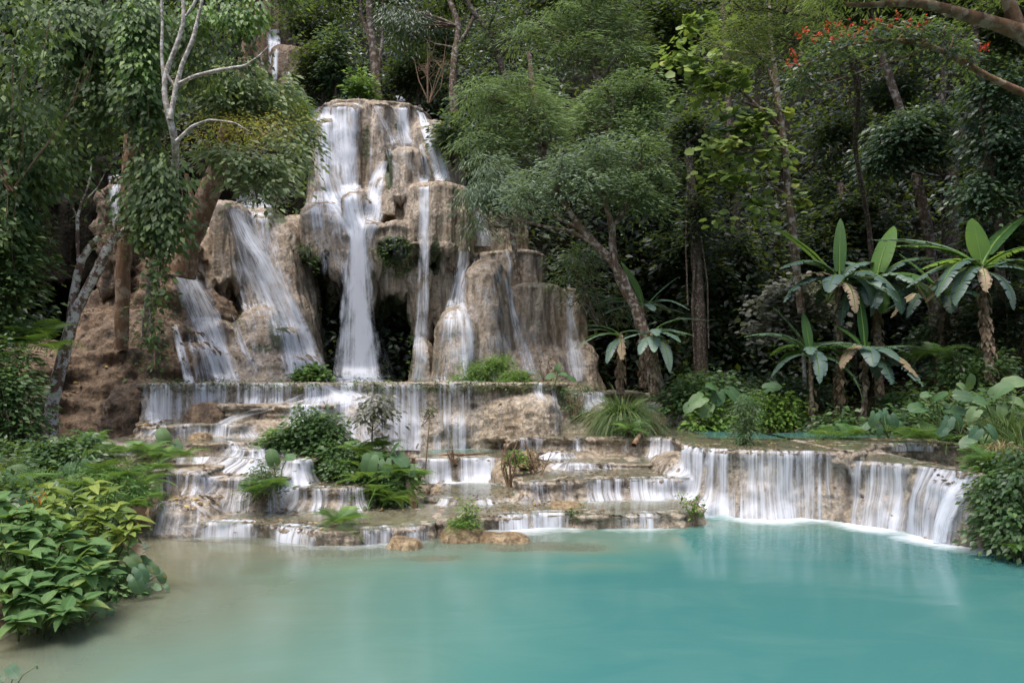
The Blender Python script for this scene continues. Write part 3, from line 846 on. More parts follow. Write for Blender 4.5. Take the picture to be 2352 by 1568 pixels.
fall('thin wet film over the upper cliff', [(226, 760, 960, .12), (330, 820, 1000, .18), (420, 840, 1030, .16)], edge=.4)
fall('thin wet film over the right domes', [(590, 1050, 1190, .14), (720, 1030, 1260, .2), (872, 1000, 1340, .2)], edge=.4)
fall('mist and fine spray around the main plunge', [(690, 780, 880, .10), (790, 755, 900, .2), (884, 725, 935, .30)], edge=.5, off=.7, fade_top=.4)
fall('second fall high up between the vines and the dark tree', [(68, 612, 650, .6), (110, 610, 645, .65), (170, 615, 640, .5), (215, 618, 640, .35)], edge=.3)
fall('thin white thread beside the second fall', [(0, 590, 598, .4), (60, 596, 604, .4)], edge=.4)
fall('lower spray of the second fall', [(165, 655, 672, .4), (215, 652, 680, .45)], edge=.4)
# --- dam
curtain('sparse strands over the dam end beside the brown slope', 'H', 332, 690, .36, 1.9, foam=0)
curtain('white veil pouring over the middle of the dam', 'H', 690, 985, .60, .95, gaps=.18)
curtain('thin strands over the right of the dam', 'H', 985, 1125, .34, .95)
curtain('faint trickles at the right end of the dam', 'H', 1125, 1285, .22, .95, foam=0)
fall('apron of water sliding off the dam', [(884, 700, 760, .4), (905, 690, 860, .55), (940, 660, 880, .42), (1000, 660, 885, .42), (1030, 700, 900, .42)], edge=.15, free=False)
curtain('upper cascade behind the grass clump', 'R', 1300, 1400, .5, 1.9, foam=0)
curtain('cascade below the tree roots', 'R2', 1480, 1585, .55, 1.42)
curtain('upper trickle by the tree roots', 'R3', 1490, 1560, .4, 2.1, foam=0)
fall('runnel winding down the mound by the grass clump', [(925, 1370, 1390, .45), (950, 1358, 1385, .5), (975, 1385, 1420, .4), (988, 1400, 1440, .35)], edge=.3, free=False)
fall('stream at the corner of the dam', [(885, 1262, 1276, .4), (930, 1268, 1285, .5), (960, 1270, 1300, .5), (996, 1270, 1290, .4)], edge=.3)
# --- left stack
curtain('water slipping over the top step of the mound', 'G', 640, 750, .42, 1.5, foam=0)
curtain('row of small falls under the brown boulder', 'F', 330, 612, .44, 1.52)
curtain('thin trickles on the step by the orange mound', 'E', 500, 640, .34, 1.37)
curtain('trickle behind the fern bank', 'E', 235, 330, .3, 1.3, foam=0)
curtain('short curtain above the big-leaf clump', 'D', 530, 705, .52, 1.2)
curtain('wide curtain on the third left step', 'C', 395, 720, .55, .7)
curtain('small fall over the left corner block', 'B4', 355, 470, .48, .66)
curtain('strands beside the fern-topped block', 'B2', 472, 655, .34, .25)
curtain('curtain over the block next to the fern-topped one', 'B3', 655, 855, .46, .25)
fall('water over the rounded corner mound', [(1150, 350, 460, .35), (1180, 335, 480, .42), (1228, 325, 470, .4)], edge=.15, free=False)
fall('stream braiding between the left blocks', [(1088, 442, 470, .4), (1118, 445, 505, .42), (1145, 425, 490, .4), (1170, 450, 530, .38), (1182, 470, 570, .3)], edge=.25, free=False)
curtain('long low veil along the front of the left terraces', 'A', 412, 770, .5, -0.02)
curtain('low veil between the fern tufts', 'A', 800, 998, .36, -0.02)
fall('stream from the dam corner to the brown boulder', [(888, 350, 372, .4), (920, 340, 365, .5), (950, 330, 375, .5), (985, 335, 375, .4), (1000, 300, 345, .3)], edge=.3, free=False)
fall('braid running down the stepped mound', [(905, 695, 750, .4), (920, 650, 715, .4), (940, 575, 635, .4), (960, 510, 555, .38), (972, 490, 535, .3)], edge=.25, free=False)
# --- middle stack
curtain('veil spilling from the turquoise basin', 'T', 1045, 1150, .75, .37, foam=.9)
curtain('smooth slide beside the basin veil', 'T', 962, 1045, .55, .37, foam=.9)
curtain('ripple over the low middle step', 'J', 1000, 1190, .3, .28)
curtain('low veil above the orange mound', 'I', 1112, 1320, .55, -0.02, foam=.9)
curtain('low veil right of the small plant', 'I', 1400, 1530, .45, -0.02)
curtain('broad curtain over the leafy middle block', 'K', 1330, 1600, .55, .28, foam=.8)
curtain('thin strands at the left of the leafy block', 'K', 1200, 1330, .26, .28)
curtain('string of tiny falls behind the leaf-strewn shelf', 'M', 1275, 1440, .5, .72)
curtain('small fall over the back step', 'N', 1262, 1320, .5, .86)
curtain('short curtain at the left of the upper pool', 'O', 1180, 1260, .45, .96)
curtain('trickles along the middle of the upper pool rim', 'O', 1262, 1460, .18, 1.0, foam=0)
curtain('two bright spouts at the right of the upper pool rim', 'O', 1480, 1570, .55, .86)
# --- right falls
curtain('wide white veil of the right fall', 'Q', 1575, 1928, .58, -.02, foam=1.0, gaps=.22)
curtain('wide white veil of the far right fall', 'Q2', 1928, 2262, .58, -.02, foam=1.0, gaps=.22)
curtain('small bright curtain above the far right basin', 'Q3', 2025, 2170, .55, 1.28)
fall('smooth slide feeding the right fall', [(1050, 1590, 1640, .5), (1070, 1560, 1640, .55), (1085, 1545, 1620, .4)], edge=.25, free=False)
fall('bowed strand over the last boulder of the right fall', [(1100, 2200, 2258, .6), (1140, 2160, 2225, .62), (1200, 2140, 2190, .6), (1245, 2130, 2182, .55)], edge=.3)

# --- pools
FO = np.array(FOAM)
def pool(name, label, z, poly, step, depth_fn=None, grow=1.0, foam_r=0.5):
    poly = np.asarray(poly, dtype=float)
    x0, y0 = poly.min(0); x1, y1 = poly.max(0)
    nx, ny = max(3, int((x1 - x0) / step)), max(3, int((y1 - y0) / step))
    gx, gy = np.meshgrid(np.linspace(x0, x1, nx), np.linspace(y0, y1, ny))
    pts = np.c_[gx.ravel(), gy.ravel()]
    ins, dist = in_poly(pts, poly)
    keep = ins | (dist < step * 1.2)
    dep = np.zeros(len(pts))
    for k in np.where(keep)[0]:
        h = bvh.ray_cast(Vector((pts[k, 0], pts[k, 1], z + .001)), Vector((0, 0, -1)), 5)
        dep[k] = h[3] if h[0] is not None else 1.5
    near = FO[np.abs(FO[:, 2] - z) < 0.12] if len(FO) else FO
    foam = np.zeros(len(pts))
    for (fx, fy, fz, s) in near:
        d = np.hypot((pts[:, 0] - fx), (pts[:, 1] - fy) * np.where(pts[:, 1] < fy, .8, 1.6))
        foam = np.maximum(foam, s * np.clip(1 - d / (foam_r * (0.6 + 0.6 * s)), 0, 1))
    i = np.arange(nx * ny).reshape(ny, nx)
    f = np.stack([i[:-1, :-1], i[:-1, 1:], i[1:, 1:], i[1:, :-1]], -1).reshape(-1, 4)
    f = f[keep[f].all(1)]
    used = np.unique(f); mp = np.full(len(pts), -1); mp[used] = np.arange(len(used))
    v = np.c_[pts, np.full(len(pts), z)][used]
    me = mesh_np(name, v, mp[f], M['pool'], True, {'depth': np.clip(dep[used] / 1.5, 0, 1.2), 'foam': foam[used]})
    o = obj(name, me); tag(o, label, None, None, 'structure')
    return o
pool('pool_water', 'wide turquoise pool filling the foreground', 0.0, [(-9, -6), (9.5, -6), (10.5, 12), (10, 17), (3, 18), (-7, 15.5), (-8, 12)], 0.12, foam_r=.6)
def rim_poly(key, x0, x1, back):
    T = TERR[key]; P = T['p']
    px = CX + P[:, 0] / P[:, 1] * F
    P = P[(px >= x0) & (px <= x1)]
    return np.concatenate([P, [[P[-1, 0], P[-1, 1] + back], [P[0, 0], P[0, 1] + back]]])
for key, x0, x1, back, dz, lab in [
    ('A', 412, 1000, 2.2, .018, 'shallow tan pool along the lowest left terrace'),
    ('B3', 655, 856, 1.6, .018, 'shallow pool above the block curtain'), ('C', 395, 720, 1.0, .015, 'shallow shelf of water on the third left step'),
    ('D', 530, 710, 1.6, .018, 'narrow tan pool above the big-leaf clump'), ('E', 230, 640, 1.4, .016, 'thin pool below the brown boulder'), ('F', 320, 612, 1.2, .018, 'wet shelf around the brown boulder'),
    ('H', 350, 1262, 10, -.01, 'hidden plunge pool behind the dam crest'), ('I', 1000, 1604, 1.6, .02, 'pale pool on the lowest middle terrace'), ('J', 985, 1250, 2.6, .02, 'pool under the basin veil'),
    ('K', 1200, 1600, 1.7, .018, 'tan pool above the leafy block'), ('M', 1262, 1540, 1.4, .018, 'thin pool behind the string of tiny falls'), ('T', 955, 1200, 3.0, .02, 'small turquoise basin at the foot of the dam'),
    ('N', 1255, 1500, 1.6, .018, 'narrow pool under the upper rim'), ('O', 1168, 1612, 5.0, .02, 'upper pool beside the grass clump'), ('Q', 1560, 1925, 8.8, .022, 'still green pool in front of the banana plants'),
    ('Q2', 1925, 2260, 3.0, .02, 'tan basin above the far right fall'), ('Q3', 1955, 2240, 5.0, .022, 'shallow water by the elephant ears'),
    ]:
    pool('terrace_water', lab, TERR[key]['z'] + dz, rim_poly(key, x0, x1, back), 0.10)
# ================================================================== plant kit
def leaf_material(name, dark, mid, light, hue2=None, trans=0.35, rough=0.5, spec=0.35, vein=False, spots=None):
    t = NT(name)
    lv = t.attr('lv')
    p = t.coord()
    n = t.noise(p, 0.9, 2, 0.5)
    v = t.math('ADD', t.math('MULTIPLY', lv, 0.75), t.math('MULTIPLY', n, 0.35))
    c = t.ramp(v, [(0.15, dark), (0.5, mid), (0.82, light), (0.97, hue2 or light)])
    nor = None
    if vein or spots:
        oc = t.attr('luv', True)
        sp = t.n('SeparateXYZ'); t.l(oc, sp.inputs[0])
        ay = t.math('ABSOLUTE', sp.outputs[1])
        mid_ = t.rng(ay, 0.0, 0.06, 1, 0)
        w = t.n('TexWave', wave_type='BANDS', bands_direction='X')
        sk = t.n('CombineXYZ'); t.l(t.math('SUBTRACT', sp.outputs[0], t.math('MULTIPLY', ay, 0.5)), sk.inputs[0])
        t.l(sk.outputs[0], w.inputs['Vector']); w.inputs['Scale'].default_value = 4.0; w.inputs['Distortion'].default_value = 0.0
        side = t.rng(w.outputs['Fac'], 0.86, 1.0, 0, 0.5)
        vv = t.math('MAXIMUM', mid_, side)
        c = t.mix(t.math('MULTIPLY', vv, 0.5), c, [min(1, q * 1.5 + .02) for q in light])
        nor = t.bump(t.math('ADD', w.outputs['Fac'], t.noise(p, 30, 2)), 0.25, 0.01)
        if spots:
            sn = t.noise(p, 9, 3, .6)
            c = t.mix(t.rng(t.math('ADD', sn, t.math('MULTIPLY', lv, .25)), .82, .86), c, spots)
    b = t.bsdf(c, rough, nor, spec)
    tr = t.n('BsdfTranslucent'); t.l(t.mix(0.35, c, (0.35, 0.5, 0.05)), tr.inputs[0])
    m = t.n('MixShader'); m.inputs[0].default_value = trans
    t.l(b, m.inputs[1]); t.l(tr.outputs[0], m.inputs[2])
    return t.done(m.outputs[0])
def bark_material(name, base, dark, patch=None, amount=0.5, scale=6.0):
    t = NT(name)
    p = t.objco()
    n1 = t.noise(t.mapping(p, (1, 1, .25)), 9, 5, .65)
    n2 = t.noise(p, scale, 4, .6)
    n3 = t.noise(p, 40, 3, .7)
    c = t.mix(t.rng(n1, .35, .65), dark, base)
    if patch:
        c = t.mix(t.rng(t.math('ADD', n2, t.math('MULTIPLY', n3, .25)), .78 - amount * .4, .86 - amount * .4), c, patch)
    h = t.math('ADD', n1, t.math('MULTIPLY', n3, .5))
    return t.done(t.bsdf(c, .8, t.bump(h, .6, .02), .2))
LM = {
    'palebush': leaf_material('pale_shrub_leaf', (0.06, 0.09, 0.045), (0.15, 0.20, 0.105), (0.25, 0.31, 0.15), (0.33, 0.37, 0.17), rough=.5, spec=.25),
    'vine': leaf_material('vine_leaf', (0.02, 0.036, 0.016), (0.06, 0.105, 0.045), (0.125, 0.19, 0.065), (0.22, 0.28, 0.07), rough=.55, spec=.22),
    'vine_bright': leaf_material('young_vine_leaf', (0.03, 0.07, 0.02), (0.08, 0.16, 0.04), (0.16, 0.28, 0.055), (0.26, 0.36, 0.07)),
    'willow': leaf_material('willowy_leaf', (0.03, 0.055, 0.028), (0.09, 0.15, 0.07), (0.19, 0.275, 0.125), (0.27, 0.36, 0.16)),
    'bluewillow': leaf_material('bluish_leaf', (0.04, 0.068, 0.05), (0.105, 0.16, 0.11), (0.20, 0.27, 0.18), (0.28, 0.35, 0.22)),
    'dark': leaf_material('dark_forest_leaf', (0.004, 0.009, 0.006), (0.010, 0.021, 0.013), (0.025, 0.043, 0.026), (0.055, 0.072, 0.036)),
    'mid': leaf_material('glossy_forest_leaf', (0.010, 0.024, 0.015), (0.026, 0.056, 0.034), (0.06, 0.10, 0.06), (0.11, 0.155, 0.075), rough=.35, spec=.5),
    'greyleaf': leaf_material('grey_leaf', (0.06, 0.065, 0.055), (0.14, 0.14, 0.12), (0.24, 0.23, 0.20), (0.32, 0.29, 0.26)),
    'yellow': leaf_material('yellowing_leaf', (0.18, 0.17, 0.03), (0.36, 0.31, 0.05), (0.5, 0.40, 0.06), (0.58, 0.42, 0.07)),
    'feather': leaf_material('feathery_leaf', (0.05, 0.075, 0.02), (0.10, 0.14, 0.04), (0.16, 0.20, 0.06), (0.22, 0.25, 0.08)),
    'bigleaf': leaf_material('round_tree_leaf', (0.04, 0.085, 0.02), (0.10, 0.165, 0.035), (0.17, 0.23, 0.05), (0.38, 0.36, 0.05), vein=True),
    'bush': leaf_material('bush_leaf', (0.018, 0.045, 0.018), (0.045, 0.10, 0.035), (0.085, 0.16, 0.05), (0.13, 0.22, 0.06), rough=.4, spec=.5),
    'bright': leaf_material('bright_bush_leaf', (0.04, 0.085, 0.015), (0.09, 0.18, 0.03), (0.15, 0.26, 0.045), (0.22, 0.32, 0.06)),
    'fern': leaf_material('fern_leaf', (0.03, 0.075, 0.018), (0.07, 0.16, 0.035), (0.12, 0.23, 0.05), (0.18, 0.28, 0.06)),
    'taro': leaf_material('elephant_ear_leaf', (0.035, 0.085, 0.035), (0.07, 0.15, 0.06), (0.125, 0.215, 0.095), (0.19, 0.28, 0.12), vein=True, rough=.4),
    'taro_dark': leaf_material('dark_taro_leaf', (0.03, 0.085, 0.045), (0.055, 0.135, 0.07), (0.10, 0.19, 0.09), (0.16, 0.24, 0.08), vein=True, rough=.35, spec=.5, spots=(.36, .27, .06)),
    'fore': leaf_material('broad_serrate_leaf', (0.042, 0.105, 0.034), (0.08, 0.17, 0.055), (0.13, 0.23, 0.078), (0.20, 0.285, 0.08), vein=True, rough=.55, spec=.25, spots=(.30, .24, .06)),
    'variegated': leaf_material('yellow_green_leaf', (0.07, 0.125, 0.025), (0.13, 0.20, 0.035), (0.22, 0.28, 0.055), (0.32, 0.34, 0.075), vein=True),
    'banana': leaf_material('banana_leaf', (0.035, 0.095, 0.03), (0.07, 0.16, 0.05), (0.11, 0.22, 0.05), (0.19, 0.3, 0.04), rough=.5, spec=.2, trans=.5),
    'banana_grey': leaf_material('weathered_banana_leaf', (0.045, 0.085, 0.07), (0.08, 0.135, 0.115), (0.12, 0.185, 0.155), (0.17, 0.21, 0.17), rough=.45, spec=.35, trans=.2),
    'banana_dead': leaf_material('dry_banana_leaf', (0.10, 0.07, 0.04), (0.2, 0.145, 0.09), (0.32, 0.25, 0.17), (0.4, 0.33, 0.24), trans=.1, rough=.8),
    'grass': leaf_material('grass_blade', (0.03, 0.07, 0.025), (0.075, 0.14, 0.05), (0.14, 0.2, 0.075), (0.25, 0.26, 0.12)),
    'deadgrass': leaf_material('dry_grass_blade', (0.12, 0.08, 0.035), (0.24, 0.17, 0.08), (0.36, 0.28, 0.15), (0.42, 0.34, 0.2), trans=.1, rough=.8),
    'litter': leaf_material('fallen_leaf', (0.035, 0.02, 0.012), (0.10, 0.06, 0.03), (0.22, 0.15, 0.08), (0.45, 0.33, 0.08), trans=.05, rough=.6),
    'red': leaf_material('red_flower', (0.35, 0.015, 0.008), (0.6, 0.028, 0.012), (0.7, 0.05, 0.018), (0.75, 0.09, 0.02), trans=.1),
    'orange': leaf_material('orange_bract', (0.5, 0.14, 0.01), (0.75, 0.26, 0.02), (0.85, 0.38, 0.03), (0.9, 0.5, 0.05), trans=.3),
    'moss': leaf_material('creeping_cover_leaf', (0.02, 0.045, 0.012), (0.055, 0.10, 0.024), (0.10, 0.16, 0.035), (0.16, 0.22, 0.045)),
}
BK = {
    'brown': bark_material('brown_bark', (0.16, 0.11, 0.075), (0.06, 0.04, 0.028), (0.30, 0.27, 0.23), .35),
    'dark': bark_material('dark_bark', (0.085, 0.062, 0.045), (0.03, 0.022, 0.016), (0.20, 0.18, 0.155), .3, 14),
    'mottled': bark_material('white_mottled_bark', (0.20, 0.125, 0.09), (0.10, 0.06, 0.045), (0.60, 0.57, 0.53), .45, 5),
    'pale': bark_material('pale_bark', (0.40, 0.36, 0.30), (0.18, 0.15, 0.12), (0.55, 0.53, 0.49), .42, 9),
    'rust': bark_material('rusty_bark', (0.21, 0.12, 0.065), (0.09, 0.055, 0.035), (0.26, 0.2, 0.14), .4, 4),
    'green': bark_material('green_stem', (0.10, 0.14, 0.05), (0.05, 0.08, 0.03)),
    'banana': bark_material('banana_stem', (0.17, 0.12, 0.08), (0.05, 0.035, 0.025), (0.27, 0.22, 0.16), .42, 9),
    'twig': bark_material('dry_twig', (0.24, 0.16, 0.10), (0.11, 0.07, 0.045)),
}

T_OVAL = np.array([(0, 0, 0), (.42, .26, .05), (.5, 0, -.03), (.42, -.26, .05), (1, 0, -.10)]); F_OVAL = [(0, 2, 1), (0, 3, 2), (1, 2, 4), (2, 3, 4)]
T_NARROW = T_OVAL * (1, .5, 1); T_NEEDLE = T_OVAL * (1, .26, 1)
T_ROUND = np.array([(0, 0, 0), (.3, .46, .06), (.55, 0, -.02), (.3, -.46, .06), (.85, .30, 0), (.85, -.30, 0), (1, 0, -.08)]); F_ROUND = [(0, 2, 1), (0, 3, 2), (1, 2, 4), (2, 3, 5), (2, 6, 4), (2, 5, 6)]
T_BLADE = np.array([(0, .03, 0), (0, -.03, 0), (.45, .025, .0), (.45, -.025, .0), (.8, .016, -.12), (.8, -.016, -.12), (1, 0, -.3)]); F_BLADE = [(0, 1, 3), (0, 3, 2), (2, 3, 5), (2, 5, 4), (4, 5, 6)]
TEMPL = {'oval': (T_OVAL, F_OVAL), 'narrow': (T_NARROW, F_OVAL), 'needle': (T_NEEDLE, F_OVAL), 'round': (T_ROUND, F_ROUND), 'blade': (T_BLADE, F_BLADE)}

def unit(a): return a / (np.linalg.norm(a, axis=1)[:, None] + 1e-9)
def leaf_arrays(c, axis, nrm, size, templ, lv):
    T, Fc = TEMPL[templ]
    a = unit(axis); s = unit(np.cross(nrm, a)); n = np.cross(a, s)
    k = len(T); N = len(c)
    v = c[:, None, :] + size[:, None, None] * (T[None, :, 0, None] * a[:, None] + T[None, :, 1, None] * s[:, None] + T[None, :, 2, None] * n[:, None])
    f = (np.asarray(Fc)[None] + (np.arange(N) * k)[:, None, None]).reshape(-1, 3)
    return v.reshape(-1, 3), f, np.repeat(lv, k)
def leaf_mesh(name, mat, sets):
    """sets: list of (v, f, lv)"""
    vs, fs, ls, b = [], [], [], 0
    for v, f, l in sets:
        vs.append(v); fs.append(f + b); ls.append(l); b += len(v)
    return mesh_np(name, np.concatenate(vs), np.concatenate(fs), mat, False, {'lv': np.concatenate(ls)})

def blob_clumps(blobs, n, hollow=0.5):
    """clump centres in ellipsoids given in the frame: (x, y, Y, rx, ry, depth radius m)"""
    b = np.array(blobs, float)
    w = b[:, 3] * b[:, 4] * (b[:, 2] ** 2); w /= w.sum()
    i = rng.choice(len(b), n, p=w)
    q = b[i]
    d = unit(rng.normal(size=(n, 3)))
    r = rng.random(n) ** (1 / 3.) * (1 - hollow) + hollow * rng.random(n) ** .2
    d = d * (np.minimum(r, 1) * (.5 + .72 * sstep(noise(d * 1.0 + i[:, None] * 7.3, 2.6, 55), .22, .78)))[:, None]
    Y = q[:, 2] + d[:, 1] * q[:, 5]
    s = q[:, 2] / F
    X = (q[:, 0] - CX) * s + d[:, 0] * q[:, 3] * s
    Z = ZC - (q[:, 1] - HY) * s + d[:, 2] * q[:, 4] * s
    return np.c_[X, Y, Z], d
def crown_mesh(name, blobs, n_clump, per, size, templ, mat, spread=0.3, droop=0.25, flat=0.45, hollow=0.5, face=0.35, hang=False, wind=0.0, gap=0.0):
    C, D = blob_clumps(blobs, n_clump, hollow)
    if gap:
        m = noise(C, .85, 71) > gap; C, D = C[m], D[m]; n_clump = len(C)
    N = n_clump * per
    ci = np.repeat(np.arange(n_clump), per)
    off = rng.normal(size=(N, 3)) * np.array([1, 1, flat]) * spread
    c = C[ci] + off
    if hang: c[:, 2] -= rng.random(N) * spread * 2.5
    c[:, 2] -= .35 * (off[:, 0] ** 2 + off[:, 1] ** 2) / max(spread, .05) * (0 if hang else 1)
    out = unit(off * (1, 1, .6) + D[ci] * spread * 0.8 + rng.normal(size=(N, 3)) * spread * .3)
    axis = out.copy(); axis[:, 2] = axis[:, 2] * .5 - droop - (0.9 if hang else 0)
    if wind: axis[:, 0] += wind
    nrm = rng.normal(size=(N, 3)) * .45 + np.array([0, -face, 1.0 if not hang else .5])
    sz = size * (0.6 + 0.7 * rng.random(N))
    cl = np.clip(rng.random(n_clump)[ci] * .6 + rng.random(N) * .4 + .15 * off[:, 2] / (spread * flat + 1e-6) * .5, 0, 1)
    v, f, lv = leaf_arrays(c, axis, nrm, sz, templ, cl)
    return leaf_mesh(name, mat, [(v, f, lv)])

def tube_arrays(pts, rad, sides=8, rough=0.10, seed=0):
    pts = np.asarray(pts, float); rad = np.asarray(rad, float)
    d = np.r_[0, np.cumsum(np.linalg.norm(np.diff(pts, axis=0), axis=1))]
    k = max(3, min(60, int(d[-1] / max(0.06, rad.mean() * 1.6))))
    s = np.linspace(0, d[-1], k)
    P = np.stack([np.interp(s, d, pts[:, i]) for i in range(3)], 1); r = np.interp(s, d, rad)
    P = sm1(P, 0, max(1, k // 14)) if k > 6 else P
    P[0] = pts[0]; P[-1] = pts[-1]
    t = unit(np.gradient(P, axis=0))
    ref = np.array([0.31, 0.9, 0.2]); u = unit(np.cross(t, ref)); w = np.cross(t, u)
    a = np.linspace(0, 2 * math.pi, sides, endpoint=False)
    ring = P[:, None] + r[:, None, None] * (np.cos(a)[None, :, None] * u[:, None] + np.sin(a)[None, :, None] * w[:, None])
    v = ring.reshape(-1, 3)
    if rough: v = P.repeat(sides, 0) + (v - P.repeat(sides, 0)) * (1 + rough * 3 * (noise(v, 3.0, seed) - .5) + rough * 2 * (noise(v, 9.0, seed + 1) - .5))[:, None]
    i = np.arange(k * sides).reshape(k, sides)
    f = np.stack([i[:-1], np.roll(i[:-1], -1, 1), np.roll(i[1:], -1, 1), i[1:]], -1).reshape(-1, 4)
    return v, f
def tube(name, pts, rad, mat, parent=None, sides=9, rough=.10, base=None):
    v, f = tube_arrays(pts, rad, sides, rough, int(abs(pts[0][0]) * 100) % 97)
    if base is not None: v = v - np.asarray(base)
    return obj(name, mesh_np(name, v, f, mat, True), parent)
def tubes(name, lst, mat, parent=None, sides=5, base=None, rough=.08):
    if parent is not None and len(lst) <= 60:          # every limb a piece of its own
        for pts, rad in lst:
            v, f = tube_arrays(pts, rad, sides, rough)
            if base is not None: v = v - np.asarray(base)
            obj(name, mesh_np(name, v, f, mat, True), parent)
        return
    vs, fs, b = [], [], 0
    for pts, rad in lst:
        v, f = tube_arrays(pts, rad, sides, rough); vs.append(v); fs.append(f + b); b += len(v)
    v = np.concatenate(vs)
    if base is not None: v = v - np.asarray(base)
    return obj(name, mesh_np(name, v, np.concatenate(fs), mat, True), parent)
def pl(pts):
    """frame polyline (x, y, Y, radius px) -> points, radii in metres"""
    P = [tuple(at(x, y, Y)) for x, y, Y, r in pts]; r = [q[3] / F * q[2] for q in pts]
    return np.array(P), np.array(r)
def recenter(o, base):
    me = o.data
    me.transform(Matrix.Translation(-Vector(base)))

def tree(name, label, trunk, branches=(), bark='dark', crowns=(), group=None, cat='tree', twigs=0, sink=0.4):
    """trunk / branches: frame polylines; crowns: dicts for crown_mesh"""
    P, r = pl(trunk)
    base = P[0].copy()
    root = empty(name, base); tag(root, label, cat, group)
    P0 = P.copy(); P0[0, 2] -= sink
    tube('trunk', P0, r, BK[bark], root, 10, .10, base)
    for b in branches:
        Q, q = pl(b); tube('branch', Q, q, BK[bark], root, 7, .1, base)
    for cdef in crowns:
        cd = dict(cdef); mat = LM[cd.pop('mat')]
        blobs = cd.pop('blobs')
        me = crown_mesh('crown', blobs, mat=mat, name='crown', **cd) if False else crown_mesh('crown', blobs, cd.pop('n'), cd.pop('per'), cd.pop('size'), cd.pop('templ', 'oval'), mat, **cd)
        o = obj('crown', me, root); recenter(o, base)
        # limbs reaching into the crown
        tip = P[-1]
        lst = []
        C, D = blob_clumps(blobs, max(6, len(blobs) * 4), .2)
        allp = np.concatenate([P] + [pl(b)[0] for b in branches])
        for c in C:
            j = np.argmin(np.linalg.norm(allp - c, axis=1) + np.where(allp[:, 2] > c[2], 1.5, 0)); s0 = allp[j]
            if np.linalg.norm(c - s0) > 9: continue
            m = (s0 + c) / 2 + rng.normal(size=3) * .15 - np.array([0, 0, .1])
            rr = max(.012, r[-1] * .5)
            lst.append(([s0, m, c], [rr, rr * .7, rr * .25]))
        if lst: tubes('limb', lst, BK[bark], root, 5, base)
    return root

def bush(name, label, blobs, n, per, size, mat, templ='oval', cat='bush', group=None, stems=True, stem_mat='brown', **kw):
    bl = np.array(blobs, float)
    j = np.argmax(bl[:, 1] + bl[:, 4])
    base = A(at(bl[j, 0], bl[j, 1] + bl[j, 4], bl[j, 2]))
    root = empty(name, base); tag(root, label, cat, group)
    me = crown_mesh('foliage', blobs, n, per, size, templ, LM[mat], **kw)
    o = obj('foliage', me, root); recenter(o, base)
    if stems:
        C, D = blob_clumps(blobs, 14, .2); lst = []
        for c in C:
            b = base + np.array([(c[0] - base[0]) * .35, (c[1] - base[1]) * .35, -.15])
            m = (b + c) / 2 + rng.normal(size=3) * .06
            lst.append(([b, m, c], [.018, .013, .006]))
        tubes('stem', lst, BK[stem_mat], root, 5, base)
    return root

# ---- single leaves as meshes of their own (shared)
def blade_leaf_mesh(name, outline, mat, fold=0.12, curl=0.25, n=9, serr=0.0, lv=0.5, ripple=0.0):
    """leaf of length 1 along +X; outline(t) -> half width"""
    ts = np.linspace(0, 1, n)
    v, uv = [], []
    for i, t in enumerate(ts):
        w = outline(t) * (1 + (serr if i % 2 else -serr))
        z0 = -curl * t * t
        rp = ripple * math.sin(t * 17)
        for s in (-1, -.5, 0, .5, 1):
            v.append((t, s * w, z0 + fold * abs(s) * w * 2 - .25 * fold * s * s * w + rp * abs(s)))
            uv.append((t * 2, s * w * 2, 0))
    f = []
    for i in range(n - 1):
        for s in range(4):
            f.append((i * 5 + s, (i + 1) * 5 + s, (i + 1) * 5 + s + 1, i * 5 + s + 1))
    return mesh_np(name, np.array(v), np.array(f), mat, True, {'lv': np.full(len(v), lv), 'luv': np.array(uv)})
def heart_leaf_mesh(name, mat, lv=0.5, fold=.10, curl=.3, n=14, holes=False, wide=.40):
    """heart-shaped leaf, petiole joins at the origin, tip at +X"""
    v = [(0, 0, 0)]; uv = [(0, 0, 0)]; rings = 3
    ang = np.linspace(-math.pi, math.pi, 25)
    for r in range(1, rings + 1):
        q = r / rings
        for a in ang:
            ca = math.cos(a)
            R_ = (0.42 + 0.32 * max(0, ca) ** 1.5 - 0.02 * abs(math.sin(a))) if ca > 0 else (0.42 + .05 * math.sin(abs(a)))
            if abs(a) > 2.75: R_ *= .22 + .78 * (math.pi - abs(a)) / (math.pi - 2.75)
            R_ *= 1 + (.03 * math.sin(a * 9) if r == rings else 0)
            x = R_ * ca * q; y = R_ * math.sin(a) * q * (wide / .42)
            v.append((x, y, -curl * (x * x + .4 * y * y) + fold * abs(y) * 1.2)); uv.append((x * 3 + 2, y * 2.2, 0))
    m = len(ang); f3 = [(0, 1 + i, 2 + i) for i in range(m - 1)]
    f4 = []
    for r in range(rings - 1):
        b = 1 + r * m
        for i in range(m - 1): f4.append((b + i, b + m + i, b + m + i + 1, b + i + 1))
    me = mesh_np(name, np.array(v), [np.array(f3), np.array(f4)], mat, True, {'lv': np.full(len(v), lv), 'luv': np.array(uv)})
    return me
def orient(axis, nrm, roll=0.0):
    a = Vector(axis).normalized(); n = Vector(nrm)
    s = n.cross(a)
    if s.length < 1e-4: s = Vector((0, 1, 0)).cross(a)
    s.normalize(); n = a.cross(s)
    m = Matrix((a, s, n)).transposed()
    return m.to_euler()
def leaf_obj(me, parent, pos, axis, nrm, scale, name='leaf'):
    o = bpy.data.objects.new(name, me)
    o.location = pos; o.rotation_euler = orient(axis, nrm); o.scale = (scale,) * 3
    return link(o, parent)

